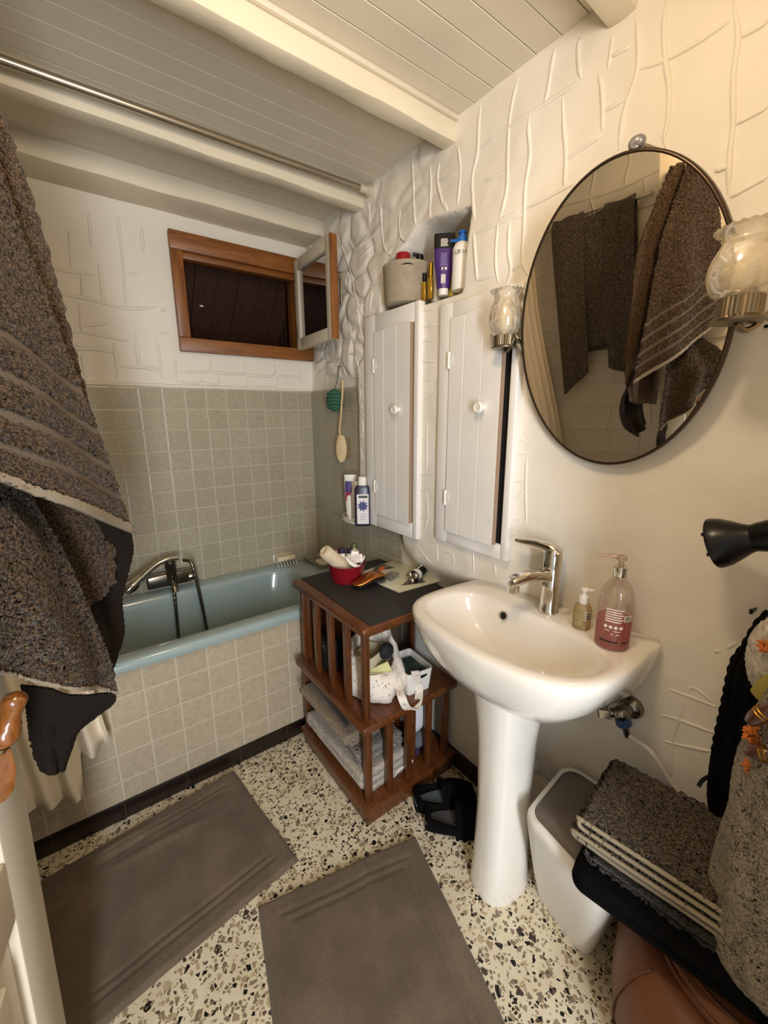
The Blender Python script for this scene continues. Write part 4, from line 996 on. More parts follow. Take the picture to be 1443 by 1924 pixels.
g = G(); patch(g, ub, ru+.0004, fa-.9, fa+.9, HU*.44, HU*.51, 14); g.build('blue_band', mat('label blue', '2c5fb5', .5), ut)
g = G()
for k in range(8): patch(g, ub, ru+.0004, fa-.7, fa+.1+.1*(k % 3), HU*(.12+.034*k), HU*(.128+.034*k), 8)
g.build('printed_text', mat('blue print', '8f9bc4', .6), ut)
sd_ = V(-math.sin(fa), math.cos(fa), 0)
g = G()
for k, chh in enumerate('URIAGE'):
    a = fa-.62+.36*k; glyphs(g, chh, ub+V((ru+.0006)*math.cos(a), (ru+.0006)*math.sin(a), HU*.74), (-math.sin(a), math.cos(a), 0), (0, 0, 1), .017)
g.build('lettering', mat('slate print', '3b3f52', .5), ut, smooth=False)
yb_ = ax(851, 545, 1.12); yb_ = V(yb_.x, yb_.y, ZN)
t = thing('bottle', 'yellow bottle with a blue label behind the purple tube in the niche', 'bottle', yb_)
g = G(); g.lathe([(.017, 0), (.018, .003), (.018, .075), (.012, .09), (.012, .11)], yb_, n=24); g.build('body', mat('yellow bottle', 'b8a74a', .35), t)
g = G(); patch(g, yb_, .0185, face_ang(yb_)-.9, face_ang(yb_)+.9, .056, .070); g.build('label', M_blue, t)
wb_ = ax(820, 520, 1.12); wb_ = V(wb_.x, wb_.y, ZN)
g = G(); g.lathe([(.016, 0), (.017, .003), (.017, .105), (.012, .115), (.012, .125)], wb_, n=24); tag(g.build('white_bottle', M_white), 'plain white bottle half hidden behind the purple tube in the niche', 'bottle')

# ---- corner caddy with three products left of the tall cupboard
cz = .905
cd = thing('corner_shelf', 'small white corner shelf on the tiles left of the tall cupboard', 'shelf', (1.02, 1.63, cz-.006))
P = [ax(652, 972, 1.035), ax(688, 985, 1.0)]
g = G(); ot = [V(1.067, 1.555, 0), V(1.067, 1.735, 0), V(1.03, 1.725, 0), V(1.0, 1.69, 0), V(.985, 1.63, 0), V(.99, 1.575, 0), V(1.02, 1.553, 0)]
g.loft([[p+V(0, 0, cz-.008) for p in ot], [p+V(0, 0, cz) for p in ot]]); g.build('plate', M_white, cd, bevel=.002)
g = G(); cpt = [p+(V(1.03, 1.64, 0)-p)*.04 for p in ot]; g.tube([p+V(0, 0, cz+.012) for p in cpt[1:]], .0025, 6); g.build('rail', M_white, cd)
def up(px, py, X): p = ax(px, py, X); return V(p.x, p.y, cz+.0005)
def tube_stand(name, label, p, hw_, h, body, capm, capz=.02):
    t = thing(name, label, 'tube', p); f_ = face_ang(p); fx = V(math.cos(f_), math.sin(f_), 0); s_ = V(-fx.y, fx.x, 0)
    def rr(z, w, tt): return [p+s_*w*math.cos(2*PI*k/24)+fx*tt*math.sin(2*PI*k/24)+V(0, 0, z) for k in range(24)]
    g = G(); g.loft([rr(0, hw_*.7, hw_*.7), rr(capz, hw_*.7, hw_*.7)]); g.build('cap', capm, t)
    g = G(); g.loft([rr(capz, hw_*.8, hw_*.8), rr(h*.5, hw_*.95, hw_*.6), rr(h*.95, hw_*1.03, hw_*.12), rr(h, hw_*1.03, hw_*.1)]); g.build('body', body, t)
    return t, fx, s_
p = up(660, 968, 1.03); h = zat(655, 892, p)-cz
t, fx, s_ = tube_stand('toothpaste_tube', 'white tube with a purple and red print at the left of the corner shelf', p, wid(11, p), h, M_white, M_white)
g = G()
for z0, z1, w0, w1, c_ in ((.60, .86, -.9, .2, '4c3f7a'), (.42, .62, -.85, .0, '9a2340')):
    g = G(); w_ = wid(11, p); g.sheet([[p+s_*w_*(w0+(w1-w0)*k/6)+fx*(w_*.62*(1-((w0+(w1-w0)*k/6))**2*.6)*(1.15-.6*z)+.0012)+V(0, 0, h*z) for k in range(7)] for z in (z0, (z0+z1)/2, z1)]); g.build('print', mat('print'+c_, c_, .5), t)
p = up(671, 972, 1.02); h = zat(671, 905, p)-cz
t = thing('bottle', 'white bottle with blue print in the middle of the corner shelf', 'bottle', p); r_ = wid(9, p)
g = G(); g.lathe([(r_*.9, 0), (r_, .003), (r_, h*.8), (r_*.55, h*.92), (r_*.55, h)], p, n=28); g.build('body', M_white, t)
g = G(); fa = face_ang(p); patch(g, p, r_+.0004, fa-.6, fa+.9, h*.5, h*.535); patch(g, p, r_+.0004, fa-.6, fa+.5, h*.2, h*.4); g.build('printed_text', mat('blue grey print', '59607f', .5), t)
p = up(682, 974, 1.0); h = zat(682, 896, p)-cz; t = thing('shampoo_bottle', 'dark violet shampoo bottle with a white cap and flower label on the corner shelf', 'bottle', p)
hw_ = wid(15, p); f_ = face_ang(p); fx = V(math.cos(f_), math.sin(f_), 0); s_ = V(-fx.y, fx.x, 0)
def oval(z, w, tt, e=.6): return [p+s_*w*math.copysign(abs(math.cos(2*PI*k/32))**e, math.cos(2*PI*k/32))+fx*tt*math.copysign(abs(math.sin(2*PI*k/32))**e, math.sin(2*PI*k/32))+V(0, 0, z) for k in range(32)]
g = G(); g.loft([oval(0, hw_*.95, .016), oval(.003, hw_, .018), oval(h*.76, hw_, .018), oval(h*.82, hw_*.8, .014), oval(h*.83, hw_*.45, .010)]); g.build('body', mat('dark violet', '2b2740', .3), t)
g = G(); g.loft([oval(h*.83, hw_*.5, .011, .9), oval(h, hw_*.5, .011, .9)]); g.build('cap', M_white, t)
g = G(); q = p+fx*.0186; g.box((0, 0, 0), (1, 1, 1)); g = G(); g.add([q+s_*-hw_*.72+V(0, 0, h*.05), q+s_*hw_*.72+V(0, 0, h*.05), q+s_*hw_*.72+V(0, 0, h*.66), q+s_*-hw_*.72+V(0, 0, h*.66)], [(0, 1, 2, 3)]); lb_ = g.build('label', mat('label white', 'dcd6d6', .5), t, smooth=False)
q = p+fx*.019
g = G(); g.add([q+s_*-hw_*.5+V(0, 0, h*.585), q+s_*hw_*.6+V(0, 0, h*.585), q+s_*hw_*.6+V(0, 0, h*.63), q+s_*-hw_*.5+V(0, 0, h*.63)], [(0, 1, 2, 3)]); g.build('printed_band', M_pblk, lb_, smooth=False)
g = G()
for k in range(9):
    a = 2*PI*k/9; cc2 = q+V(0, 0, h*.42); tip_ = cc2+(s_*math.cos(a)+V(0, 0, 1)*math.sin(a))*h*.12; sd2 = (s_*-math.sin(a)+V(0, 0, 1)*math.cos(a))*h*.03
    g.add([cc2, (cc2+tip_)/2+sd2, tip_, (cc2+tip_)/2-sd2], [(0, 1, 2, 3)])
g.build('flower_print', mat('blue violet print', '3c437a', .5), lb_, smooth=False)
g = G()
for k in range(3): z = h*(.24-.05*k); g.add([q+s_*-hw_*.35+V(0, 0, z), q+s_*hw_*.35+V(0, 0, z), q+s_*hw_*.35+V(0, 0, z+.002), q+s_*-hw_*.35+V(0, 0, z+.002)], [(0, 1, 2, 3)])
g.build('printed_text', mat('grey print 2', '8c8896', .5), lb_, smooth=False)

# ---- back brush and green scrubber hanging on the wall
bw_ = lambda px, py, l: onwall(px, py, l)
hk = bw_(641, 688, .004)
g = G(); g.tube([hk+V(.012, 0, 0), hk+V(-.012, 0, -.002), hk+V(-.014, 0, .006)], .0022, 8); tag(g.build('wall_hook', M_chromed), 'small hook in the plaster above the green scrubber', 'hook')
X_ = 1.035
P = [ax(644, 715, X_), ax(643, 745, X_), ax(640, 785, X_), ax(638, 810, X_), ax(641, 822, X_)]
br = thing('bath_brush', 'pale wooden bath brush with stiff bristles hanging on the tiles', 'brush', P[2])
P2 = resample(spline(P, 40), 30); g = G(); g.tube(P2, [.0062-.0012*math.sin(PI*k/29) for k in range(30)], 12)
hc0, hc1 = ax(641, 818, X_), ax(642, 868, X_)
rings = []
for i in range(17):
    t = i/16; c_ = hc0.lerp(hc1, t); w = .030*math.sin(PI*(.12+.86*t))**.55*(.7+.3*t)
    rings.append([c_+V(.55*w*math.cos(2*PI*k/24)*0-.010*math.sin(2*PI*k/24), 0, 0)*1+V(-.72, .69, 0).normalized()*w*math.cos(2*PI*k/24) for k in range(24)])
g.loft(rings); M_bwood = mat('pale wood', 'c9b083', .5, var=.08, vscale=20); g.build('handle_and_back', M_bwood, br)
g = G()
for i in range(9):
    for j in range(4):
        q = hc0.lerp(hc1, .14+.09*i)+V(-.72, .69, 0).normalized()*(-.028+.010*j)
        dz = V(.75, -.45, .0).normalized(); g.tube([q+dz*.006, q+dz*.024], .0018, 5)
g.build('bristles', mat('bristle', '8a5f34', .8), br)
sc0 = ax(629, 752, 1.03)
sc_ = thing('scrubber', 'green wound bath scrubber hanging by a dark cord beside the bath brush', 'scrubber', sc0)
g = G(); g.ell(sc0, (.030, .034, .052), .85)
M_green = mat('green sponge', '35614c', .9, bump=.5, bscale=120)
g.build('pad', M_green, sc_)
g = G()
for k in range(5):
    z = -.03+.015*k; P = [sc0+V(.037*math.cos(a)*1.0*math.sqrt(max(.1, 1-(z/.06)**2))*.92, .041*math.sin(a)*math.sqrt(max(.1, 1-(z/.06)**2))*.92, z+.004*math.sin(a*2)) for a in [2*PI*q/24 for q in range(25)]]
    g.tube(P, .0075, 8)
g.build('wound_rope', M_green, sc_)
g = G(); g.tube([sc0+V(0, 0, .045), ax(634, 715, 1.04), hk+V(-.008, 0, -.001)], .0024, 6); g.build('cord', mat('dark cord', '4a3f34', .8), sc_)
# wires on the wall at the right
p = onwall(1385, 615, .002); q = onwall(1414, 618, .002)
g = G(); g.tube(spline([p, onwall(1400, 618.5, .002), q, onwall(1410, 621, .003), onwall(1398, 621, .003), onwall(1386, 618.5, .003)], 24), .0016, 6); tag(g.build('wire_hook', M_black), 'thin black wire hook on the wall under the right sconce', 'hook')
p = onwall(1437, 614, .002)
g = G(); g.tube([p, p+V(-.004, -.02, .001)], .003, 6); tag(g.build('nail', M_black), 'black nail in the wall just right of the wire hook', 'nail')
# ================================================================== CURTAIN ROD, CURTAIN
g = G(); rx1 = wx(1.54, 2.25)-.002
g.tube([(XL+.002, 1.540, 2.222), (rx1, 1.540, 2.245)], .0115, 16)
rod = thing('curtain_rod', 'silver shower curtain rod running along the second ceiling beam', 'curtain rod', (.3, 1.54, 2.235))
g.build('tube', M_silver, rod)
g = G(); g.lathe([(.020, 0), (.020, .012), (.014, .014), (.014, .05)], (rx1+.001, 1.540, 2.245), (-1, 0, -.02), 20); g.build('end_cap', M_cream, rod)
g = G(); g.lathe([(.020, 0), (.020, .012), (.014, .014), (.014, .05)], (XL, 1.540, 2.222), (1, 0, .02), 20); g.build('end_cap', M_cream, rod)
M_curt = mat('cream curtain', 'ecdfc8', .8, bump=.1, bscale=40)
def hem_z(x): return .20+.13*sm(-.14, -.13, x)*(1-0)+.02*math.sin(x*20)
rows = []
NX = 120
for j in range(41):
    v = j/40; row = []
    for i in range(NX+1):
        u = i/NX; spread = .62+.38*v
        x = XL+.02+(.47*spread)*u
        amp = .038*(1-.25*v)
        zb = .240+.02*math.sin(6*u)+.13*sm(.80, .83, u)
        z = 2.20+(zb-2.20)*v
        y = 1.535-.075*sm(.3, .75, v)+amp*math.sin(u*2*PI*7.5+.5*math.sin(v*3))*(.7+.3*math.sin(u*9))-.02*sm(.6, 1, v)
        y = min(y, 1.482) if z < .64 else y
        row.append(V(x, y, z))
    rows.append(row)
g = G(); g.sheet(rows, .002); tag(g.build('shower_curtain', M_curt, sharp=90), 'cream shower curtain bunched at the left end of the tub, hem outside the tub', 'curtain')

# ================================================================== DOOR
EX, EY = -.131, .757
dn = V(math.sin(R(10)), math.cos(R(10)), 0); nn_ = V(dn.y, -dn.x, 0)     # along leaf towards free edge; face normal (room side)
def DP(s, t, z): return V(EX, EY, 0)-dn*s+nn_*t+V(.035*(z-.8), 0, z)
M_door = mat('cream door paint', 'd5c8b2', .45, bump=.12, bscale=30)
def dbox(g, s0, s1, t0, t1, z0, z1):
    p = [DP(s, t, z) for z in (z0, z1) for t in (t0, t1) for s in (s0, s1)]
    return g.add(p, [(0, 2, 3, 1), (4, 5, 7, 6), (0, 1, 5, 4), (1, 3, 7, 5), (3, 2, 6, 7), (2, 0, 4, 6)])
door = bpy.data.objects.new('door_1', None); COL.objects.link(door); door.location = (-.2, .3, 0); door['kind'] = 'structure'
g = G(); ZP = [(.14, .70), (.80, 1.30), (1.40, 1.92)]
dbox(g, 0, .10, -.04, 0, .012, 2.0); dbox(g, .68, .78, -.04, 0, .012, 2.0)
zz = [.012, .14, .70, .80, 1.30, 1.40, 1.92, 2.0]
for k in range(0, 8, 2): dbox(g, .10, .68, -.04, 0, zz[k], zz[k+1])
o = g.build('leaf', M_door, door, bevel=.004, seg=2); o['kind'] = 'structure'
for z0, z1 in ZP:
    g = G(); dbox(g, .10, .68, -.03, -.012, z0, z1); dbox(g, .145, .635, -.03, -.003, z0+.045, z1-.045); o = g.build('panel', M_door, door, bevel=.004); o['kind'] = 'structure'
M_hand = wood('varnished handle', '5a2b0b', '8a5320', 12, 'Z', .18, .6)
P = [ay(-6, 1412, .60), ay(2, 1394, .60), ay(14, 1368, .60), ay(21, 1340, .60), ay(27, 1315, .60), ay(30, 1300, .60)]
P = resample(spline(P, 40), 30)
rp = [.0115, .009, .0095, .0125, .0155, .0165, .0165, .016, .0150, .0138, .0128, .0118, .0112, .0110, .0112, .0118, .0126, .0134, .0138, .0136, .0118, .0075, .002]
rr = [.92*rp[min(len(rp)-1, int(i*(len(rp)-1)/29))] for i in range(30)]
g = G(); g.tube(P, rr, 24); o = g.build('handle', M_hand, door); o['kind'] = 'structure'; o['label'] = 'varnished turned wooden handle'
g = G(); g.tube([P[2]-(P[3]-P[2]).normalized()*.002, P[2]+(P[3]-P[2]).normalized()*.002], .0105, 20); q = g.build('ring', M_chromed, o); q['kind'] = 'structure'
pc = ay(6, 1450, .585); ua = V(.12, 0, 1).normalized()
g = G()
ol = [ay(-30, 1405, .60), ay(16, 1402, .60), ay(25, 1440, .595), ay(22, 1480, .59), ay(2, 1505, .585), ay(-30, 1515, .58)]
g.loft([[p+V(.004, -.006, 0) for p in ol], [p+V(-.012, .02, 0) for p in ol]]); o = g.build('handle_plate', M_hand, door, bevel=.003); o['kind'] = 'structure'

# ================================================================== TOWELS
M_tow = terry('dark taupe terry', '271a0e', '604c36', 420, .0025, .6)
M_tow_shaded = mat('shaded flat weave', '1e1712', .95, bump=.3, bscale=300, spec=.1)  # towel's flat-woven side; shade under the overhanging hem is put into its colour
M_hem = mat('towel hem', '7d705e', .9, bump=.3, bscale=300)
M_band = mat('towel band', '55483a', .95, bump=.3, bscale=500)
def lerp_sheet(Lp, Rp, nv, nu, bulge, fold, seed, dirv=V(.35, -.9, 0)):
    Lr, Rr = resample(spline(Lp, 200), nv), resample(spline(Rp, 200), nv); rows = []
    for i in range(nv):
        v = i/(nv-1); row = []
        for j in range(nu):
            u = j/(nu-1); p = Lr[i].lerp(Rr[i], u)
            b = bulge*math.sin(PI*u)+fold*v*math.sin(u*PI*3.3+seed+.6*math.sin(v*4))*(.3+.7*math.sin(PI*u))
            p = p+dirv*b+noise.noise_vector(V(u*3, v*4, seed))*.008*math.sin(PI*u)
            row.append(p)
        rows.append(row)
    return rows
def rough(rows, amp):                      # pile: every grid point nudged along the surface normal
    out = [r_[:] for r_ in rows]; nv, nu = len(rows), len(rows[0])
    for i in range(nv):
        for j in range(nu):
            n = (rows[i][min(j+1, nu-1)]-rows[i][max(j-1, 0)]).cross(rows[min(i+1, nv-1)][j]-rows[max(i-1, 0)][j])
            if n.length > 1e-12: n.normalize()
            a = amp(i/(nv-1), j/(nu-1)) if callable(amp) else amp
            out[i][j] = rows[i][j]+n*a*random.uniform(-1, 1)+V(random.uniform(-1, 1), random.uniform(-1, 1), random.uniform(-1, 1))*a*.35
    return out
top_ = V(-.075, .66, 1.93)
bt = thing('bath_towel', 'large dark taupe bath towel with woven bands hanging from the open door', 'towel', (-.05, .66, 1.0))
# A: outer half ending in the banded hem
RA = [top_, ay(-22, 250, .73), ay(0, 340, .735), ay(60, 500, .75), ay(130, 680, .76), ay(190, 830, .775), ay(228, 940, .79), ay(247, 1003, .80)]
LA = [top_+V(-.03, -.05, 0), V(-.135, .58, 1.75), V(-.16, .55, 1.60), V(-.165, .53, 1.50), V(-.165, .52, 1.46), V(-.16, .51, 1.42), V(-.158, .51, 1.405), V(-.155, .51, 1.395)]
nv, nu = 300, 130
rows = lerp_sheet(LA, RA, nv, nu, .012, .012, 1.3)
# hem line in the photo: bend the lower edge through the middle points
bands = (.700, .775, .85, .915)
def ampA(v, u):
    if v > .975: return .0003
    for b in bands:
        if abs(v-b) < .012: return .0003
    return .0017
def sink(rows, amt=.004):
    out = []
    for i, r_ in enumerate(rows):
        v = i/(len(rows)-1); k = 1. if any(abs(v-b) < .014 for b in bands) else 0
        out.append([p+V(-.35, .9, 0)*amt*k for p in r_])
    return out
rowsA = rough(sink(rows), ampA)
k0 = int(.975*nv)
cuts = [0]+[int((b+d)*nv) for b in bands for d in (-.012, .012)]+[k0]
g = G(); gb = G()
for q in range(len(cuts)-1): (gb if q % 2 else g).sheet(rowsA[cuts[q]:cuts[q+1]+1], .005)
gb.build('woven_band', M_band, bt, sharp=180)
# B: folded-under part behind hem
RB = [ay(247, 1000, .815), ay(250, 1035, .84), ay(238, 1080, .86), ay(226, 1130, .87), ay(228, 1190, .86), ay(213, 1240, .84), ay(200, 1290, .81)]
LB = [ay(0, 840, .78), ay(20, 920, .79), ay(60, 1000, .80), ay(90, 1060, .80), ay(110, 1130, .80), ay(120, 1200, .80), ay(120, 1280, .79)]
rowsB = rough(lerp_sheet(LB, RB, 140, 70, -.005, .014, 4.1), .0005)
# C: inner half, rounded front, lower hem
RC = [ay(20, 875, .71), ay(62, 950, .71), ay(112, 1035, .705), ay(150, 1120, .71), ay(188, 1205, .715), ay(210, 1265, .715), ay(217, 1303, .715)]
LC = [ay(-90, 800, .64), ay(-95, 880, .62), ay(-95, 970, .57), ay(-95, 1070, .53), ay(-92, 1150, .53), ay(-90, 1210, .53), ay(-88, 1255, .53)]
rows = lerp_sheet(LC, RC, 220, 120, .006, .024, 2.2)
rowsC = rough(rows, lambda v, u: .0002 if v > .985 else .0017)
kc = int(.985*220)
# D: darker tail hanging below
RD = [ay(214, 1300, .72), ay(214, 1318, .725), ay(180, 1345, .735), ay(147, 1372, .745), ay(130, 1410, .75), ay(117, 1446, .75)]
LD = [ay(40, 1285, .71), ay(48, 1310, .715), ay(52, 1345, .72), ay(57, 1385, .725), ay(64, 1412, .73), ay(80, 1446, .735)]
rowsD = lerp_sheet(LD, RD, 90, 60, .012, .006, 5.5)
g.sheet(rowsC[:kc+1], .005); g.build('pile', M_tow, bt, sharp=180)
g = G(); g.sheet([[p+V(.3, -.9, 0)*.002 for p in r_] for r_ in rowsA[k0:]], .007); g.sheet([[p+V(.3, -.9, 0)*.002 for p in r_] for r_ in rowsC[kc:]], .006); g.build('hem', M_hem, bt, sharp=180)
g = G(); g.sheet(rough(rowsD, .0004), .004); g.sheet(rowsB, .005); g.build('shaded_flat_side', M_tow_shaded, bt, sharp=180)
# back half of the towel, seen in the mirror
LE = [top_+V(-.02, .02, 0), V(-.11, .70, 1.70), V(-.11, .72, 1.50), V(-.10, .74, 1.30), V(-.10, .75, 1.15), V(-.09, .76, 1.05)]
RE = [top_+V(.01, .05, 0), V(-.005, .80, 1.70), V(.02, .82, 1.50), V(.035, .84, 1.32), V(.04, .84, 1.2), V(.03, .83, 1.10)]
g = G(); g.sheet(rough(lerp_sheet(LE, RE, 120, 40, .01, .012, 7.7, V(.9, .3, 0)), .0022), .006); g.build('back_fold', M_tow, bt, sharp=180)
g = G(); g.tube([DP(.11, -.004, 1.93), DP(.11, .03, 1.92), DP(.11, .045, 1.935)], .005, 8); o = g.build('door_hook', M_brass, door); o['kind'] = 'structure'

# folded towel on a rail on the left wall, seen in the mirror
rl = thing('towel_rail', 'metal towel rail on the left wall, seen in the mirror', 'towel rail', (XL+.06, 1.17, 1.9))
g = G(); g.tube([(XL+.07, .90, 1.90), (XL+.07, 1.45, 1.90)], .009, 12); g.build('bar', M_chrome, rl)
for y in (.92, 1.43):
    g = G(); g.tube([(XL-.002, y, 1.90), (XL+.07, y, 1.90)], .007, 10); g.build('bracket', M_chrome, rl)
M_tow3 = terry('dark rail towel', '433a31', '82766a', 250, .003, .8)
ft = thing('hand_towel', 'dark ribbed towel folded over a rail, seen at the left in the mirror', 'towel', (XL+.09, 1.17, 1.2))
def drape(y0, y1, zf0, zf1, zb, x0, n=46, off=0., corner=0.):
    rows = []
    for j in range(n+1):
        u = j/n; y = y0+(y1-y0)*u; row = []
        zf = zf0+(zf1-zf0)*u
        path = [V(x0-.016-off, y, zb), V(x0-.015-off, y, 1.80), V(x0-.012-off*.5, y, 1.895), V(x0, y, 1.914+off), V(x0+.013+off*.5, y, 1.895), V(x0+.018+off, y, 1.75), V(x0+.022+off, y+corner*(1-u), zf)]
        for i, p in enumerate(resample(spline(path, 80), 50)):
            s_ = max(0, (i-22)/28); row.append(p+V(.010*s_*math.sin(u*9+off*90)+.0025*math.sin(u*95), 0, 0))
        rows.append(row)
    return rows
g = G(); g.sheet(drape(.985, 1.345, 1.33, 1.22, 1.25, XL+.07), .006); g.build('front_layer', M_tow3, ft, sharp=180)
g = G(); g.sheet(drape(.965, 1.10, 1.10, 1.16, 1.25, XL+.07, 30, .008), .005); g.build('inner_fold', M_tow3, ft, sharp=180)
g = G(); g.sheet(drape(1.20, 1.36, 1.15, 1.02, 1.25, XL+.07, 30, .016), .005); g.build('outer_fold', M_tow3, ft, sharp=180)
# cream robe behind the towel, seen in the mirror
rows = []
for j in range(61):
    v = j/60; row = []
    for i in range(61):
        u = i/60; w = .05+.16*v**.6; a = (u-.5)*2
        row.append(V(XL+.035+.018*math.cos(u*22+v*2)*(.4+v)+.03*(1-a*a), .80+a*w*.55, 2.05-1.0*v+.02*a*a))
    rows.append(row)
g = G(); g.sheet(rows, .004); tag(g.build('bathrobe', mat('cream robe', 'cdbb94', .9, bump=.3), sharp=120), 'cream robe hanging on the left wall between the two dark towels in the mirror', 'robe')

# ================================================================== FLOOR MATS
M_mat = NT('taupe velour'); n1 = M_mat.noise(7, 4, .6); n2 = M_mat.noise(420, 2)
cm = M_mat.ramp(n1, [(.3, srgb('594a3a')), (.5, srgb('685847')), (.7, srgb('7c6b58'))])
M_mat.set(Base_Color=M_mat.mix(.35, cm, M_mat.ramp(n2, [(.3, srgb('40362c')), (.7, srgb('7d7061'))])), Roughness=1., Specular_IOR_Level=.1, Sheen_Weight=.25)
M_mat.bump(M_mat.math('ADD', M_mat.math('MULTIPLY', n2, .6), M_mat.math('MULTIPLY', n1, .6)), .5, .004); M_matm = M_mat.m
def bathmat(name, label, A, B, C_, D, wr, seed):
    # A,B far edge; D,C near edge (A-D, B-C sides)
    n, m_ = 90, 120; rows = []
    for i in range(m_+1):
        v = i/m_; row = []
        for j in range(n+1):
            u = j/n; p = A.lerp(B, u).lerp(D.lerp(C_, u), v)
            eu = min(u, 1-u)*(B-A).length; ev = min(v, 1-v)*(D-A).length; e = min(eu, ev)
            z = .0165*sm(-.002, .010, e)-.0045*math.exp(-((e-.055)/.006)**2)-.0045*math.exp(-((e-.078)/.006)**2)
            z += .0022*noise.noise(V(p.x*14, p.y*14, seed))*sm(0, .03, e)+wr(u, v)
            p2 = V(p.x, p.y, max(.001, z)); p2 += V(noise.noise(V(p.x*6, p.y*6, seed)), noise.noise(V(p.x*6, p.y*6, seed+5)), 0)*.003
            row.append(p2)
        rows.append(row)
    g = G(); g.sheet(rows); ed = [rows[0][j] for j in range(n+1)]+[rows[i][n] for i in range(1, m_+1)]+[rows[m_][j] for j in range(n-1, -1, -1)]+[rows[i][0] for i in range(m_-1, 0, -1)]
    g.loft([ed, [V(p.x, p.y, .0006) for p in ed]], True, False, False)
    return tag(g.build(name, M_matm, sharp=180), label, 'bath mat')
A = V(-.44, 1.40, 0); B = az(440, 1450, 0); C_ = az(561, 1618, 0); D = V(-.36, .905, 0)
w1 = lambda u, v: .016*math.exp(-((v-.10)/.045)**2)*math.exp(-((u-.46)/.16)**2)+.008*math.exp(-((v-.22-.2*(u-.4))/.03)**2)*math.exp(-((u-.62)/.2)**2)
m1 = bathmat('bath_mat', 'taupe bath mat lying along the tub apron, rumpled at its far edge', A, B, C_, D, w1, 2.)
A = az(485, 1705, 0); B = az(780, 1572, 0); dirn = (az(950, 1924, 0)-B); C_ = B+dirn*1.45; D = A+(C_-B)*1.0+V(-.0, .0, 0)
D = A+(az(512, 1924, 0)-A)*2.6
w2 = lambda u, v: .004*math.exp(-((u-.62+.05*v)/.02)**2)
m2 = bathmat('bath_mat', 'taupe bath mat lying in front of the sink and shelf', A, B, C_, D, w2, 6.)

# ================================================================== TEXTILES IN THE SHELF
def folded(layers, w, d, th, M, amp=.001, wav=.004, cells=(26, 60), gap=1.12, seed=0., slump=0.):
    """cloth folded back and forth: serpentine strip in local XZ extruded along Y"""
    path = []; r_ = th*gap/2
    for k in range(layers):
        z = th*.5+k*th*gap; a, b = (-w/2+r_, w/2-r_) if k % 2 == 0 else (w/2-r_, -w/2+r_)
        a += .012*math.sin(k*2.1+seed); b += .010*math.sin(k*1.3+seed)
        path += [V(a+(b-a)*q/8, 0, z) for q in range(9)]
        if k < layers-1:
            s_ = 1 if b > a else -1
            path += [V(b+s_*r_*math.cos(t), 0, z+r_+r_*math.sin(t)) for t in (-PI/4, 0, PI/4)]
    P = resample(path, cells[1]*layers//2+8); rows = []
    nyy = cells[0]
    for j in range(nyy+1):
        y = -d/2+d*j/nyy; row = []
        for i, p in enumerate(P):
            q = p+V(0, y, 0)+V(0, 0, wav*noise.noise(V(p.x*9, y*9, seed+p.z*20)))
            q.z -= slump*(abs(2*y/d)**3)*.5; q += V(0, .01*noise.noise(V(p.z*40, seed, 1))*(1 if j > nyy/2 else -1), 0)
            row.append(M @ q)
        rows.append(row)
    g = G(); hth = th*.46
    g.edge = [p.copy() for p in rows[-1]]
    nv, nu = len(rows), len(rows[0])
    nrm = [[None]*nu for _ in range(nv)]
    for i in range(nv):
        for j in range(nu):
            nn = (rows[i][min(j+1, nu-1)]-rows[i][max(j-1, 0)]).cross(rows[min(i+1, nv-1)][j]-rows[max(i-1, 0)][j]); nrm[i][j] = nn.normalized() if nn.length > 1e-9 else V(0, 0, 1)
    jig = lambda: V(random.uniform(-1, 1), random.uniform(-1, 1), random.uniform(-1, 1))*amp
    g.sheet([[rows[i][j]+nrm[i][j]*hth+jig() for j in range(nu)] for i in range(nv)], hth*2)
    return g
M_lb = terry('light grey waffle', 'a09486', 'd0c4b5', 260, .003, .6)
M_kn = terry('grey knit', '6e665d', 'a3998d', 170, .005, .8)
M_tp = terry('taupe terry', '73624f', 'a8957f', 380, .002, .6)
M_dt = terry('dark taupe cloth', '2f2823', '574b42', 420, .002, .6)
tilt = R(5)
def sh(x, y, z, rz=0, rx=0, ry=0): return TR((x, y, z), rz, rx, ry)
tag(folded(3, .225, .40, .029, sh(.750, 1.21, .080, R(1), R(1)), .0008, .006, seed=1.).build('folded_blanket', M_lb, sharp=180), 'light grey waffle blanket at the bottom of the folded stack in the shelf', 'blanket')
tag(folded(2, .21, .37, .026, sh(.752, 1.225, .184, R(-3), R(3)), .0012, .008, seed=2.).build('folded_throw', M_kn, sharp=180), 'grey chunky knit throw folded above the light blanket in the shelf', 'throw')
tag(folded(3, .215, .34, .016, sh(.738, 1.25, .248, R(2), R(4)), .0007, .004, seed=3.).build('folded_bath_mat', M_tp, sharp=180), 'taupe bath mat folded in three, above the knit throw in the shelf', 'bath mat')
tag(folded(2, .20, .32, .018, sh(.752, 1.26, .312, R(-2), R(5)), .0006, .006, seed=5.).build('folded_towel', M_dt, sharp=180), 'dark taupe towel folded on top of the stack in the shelf', 'towel')
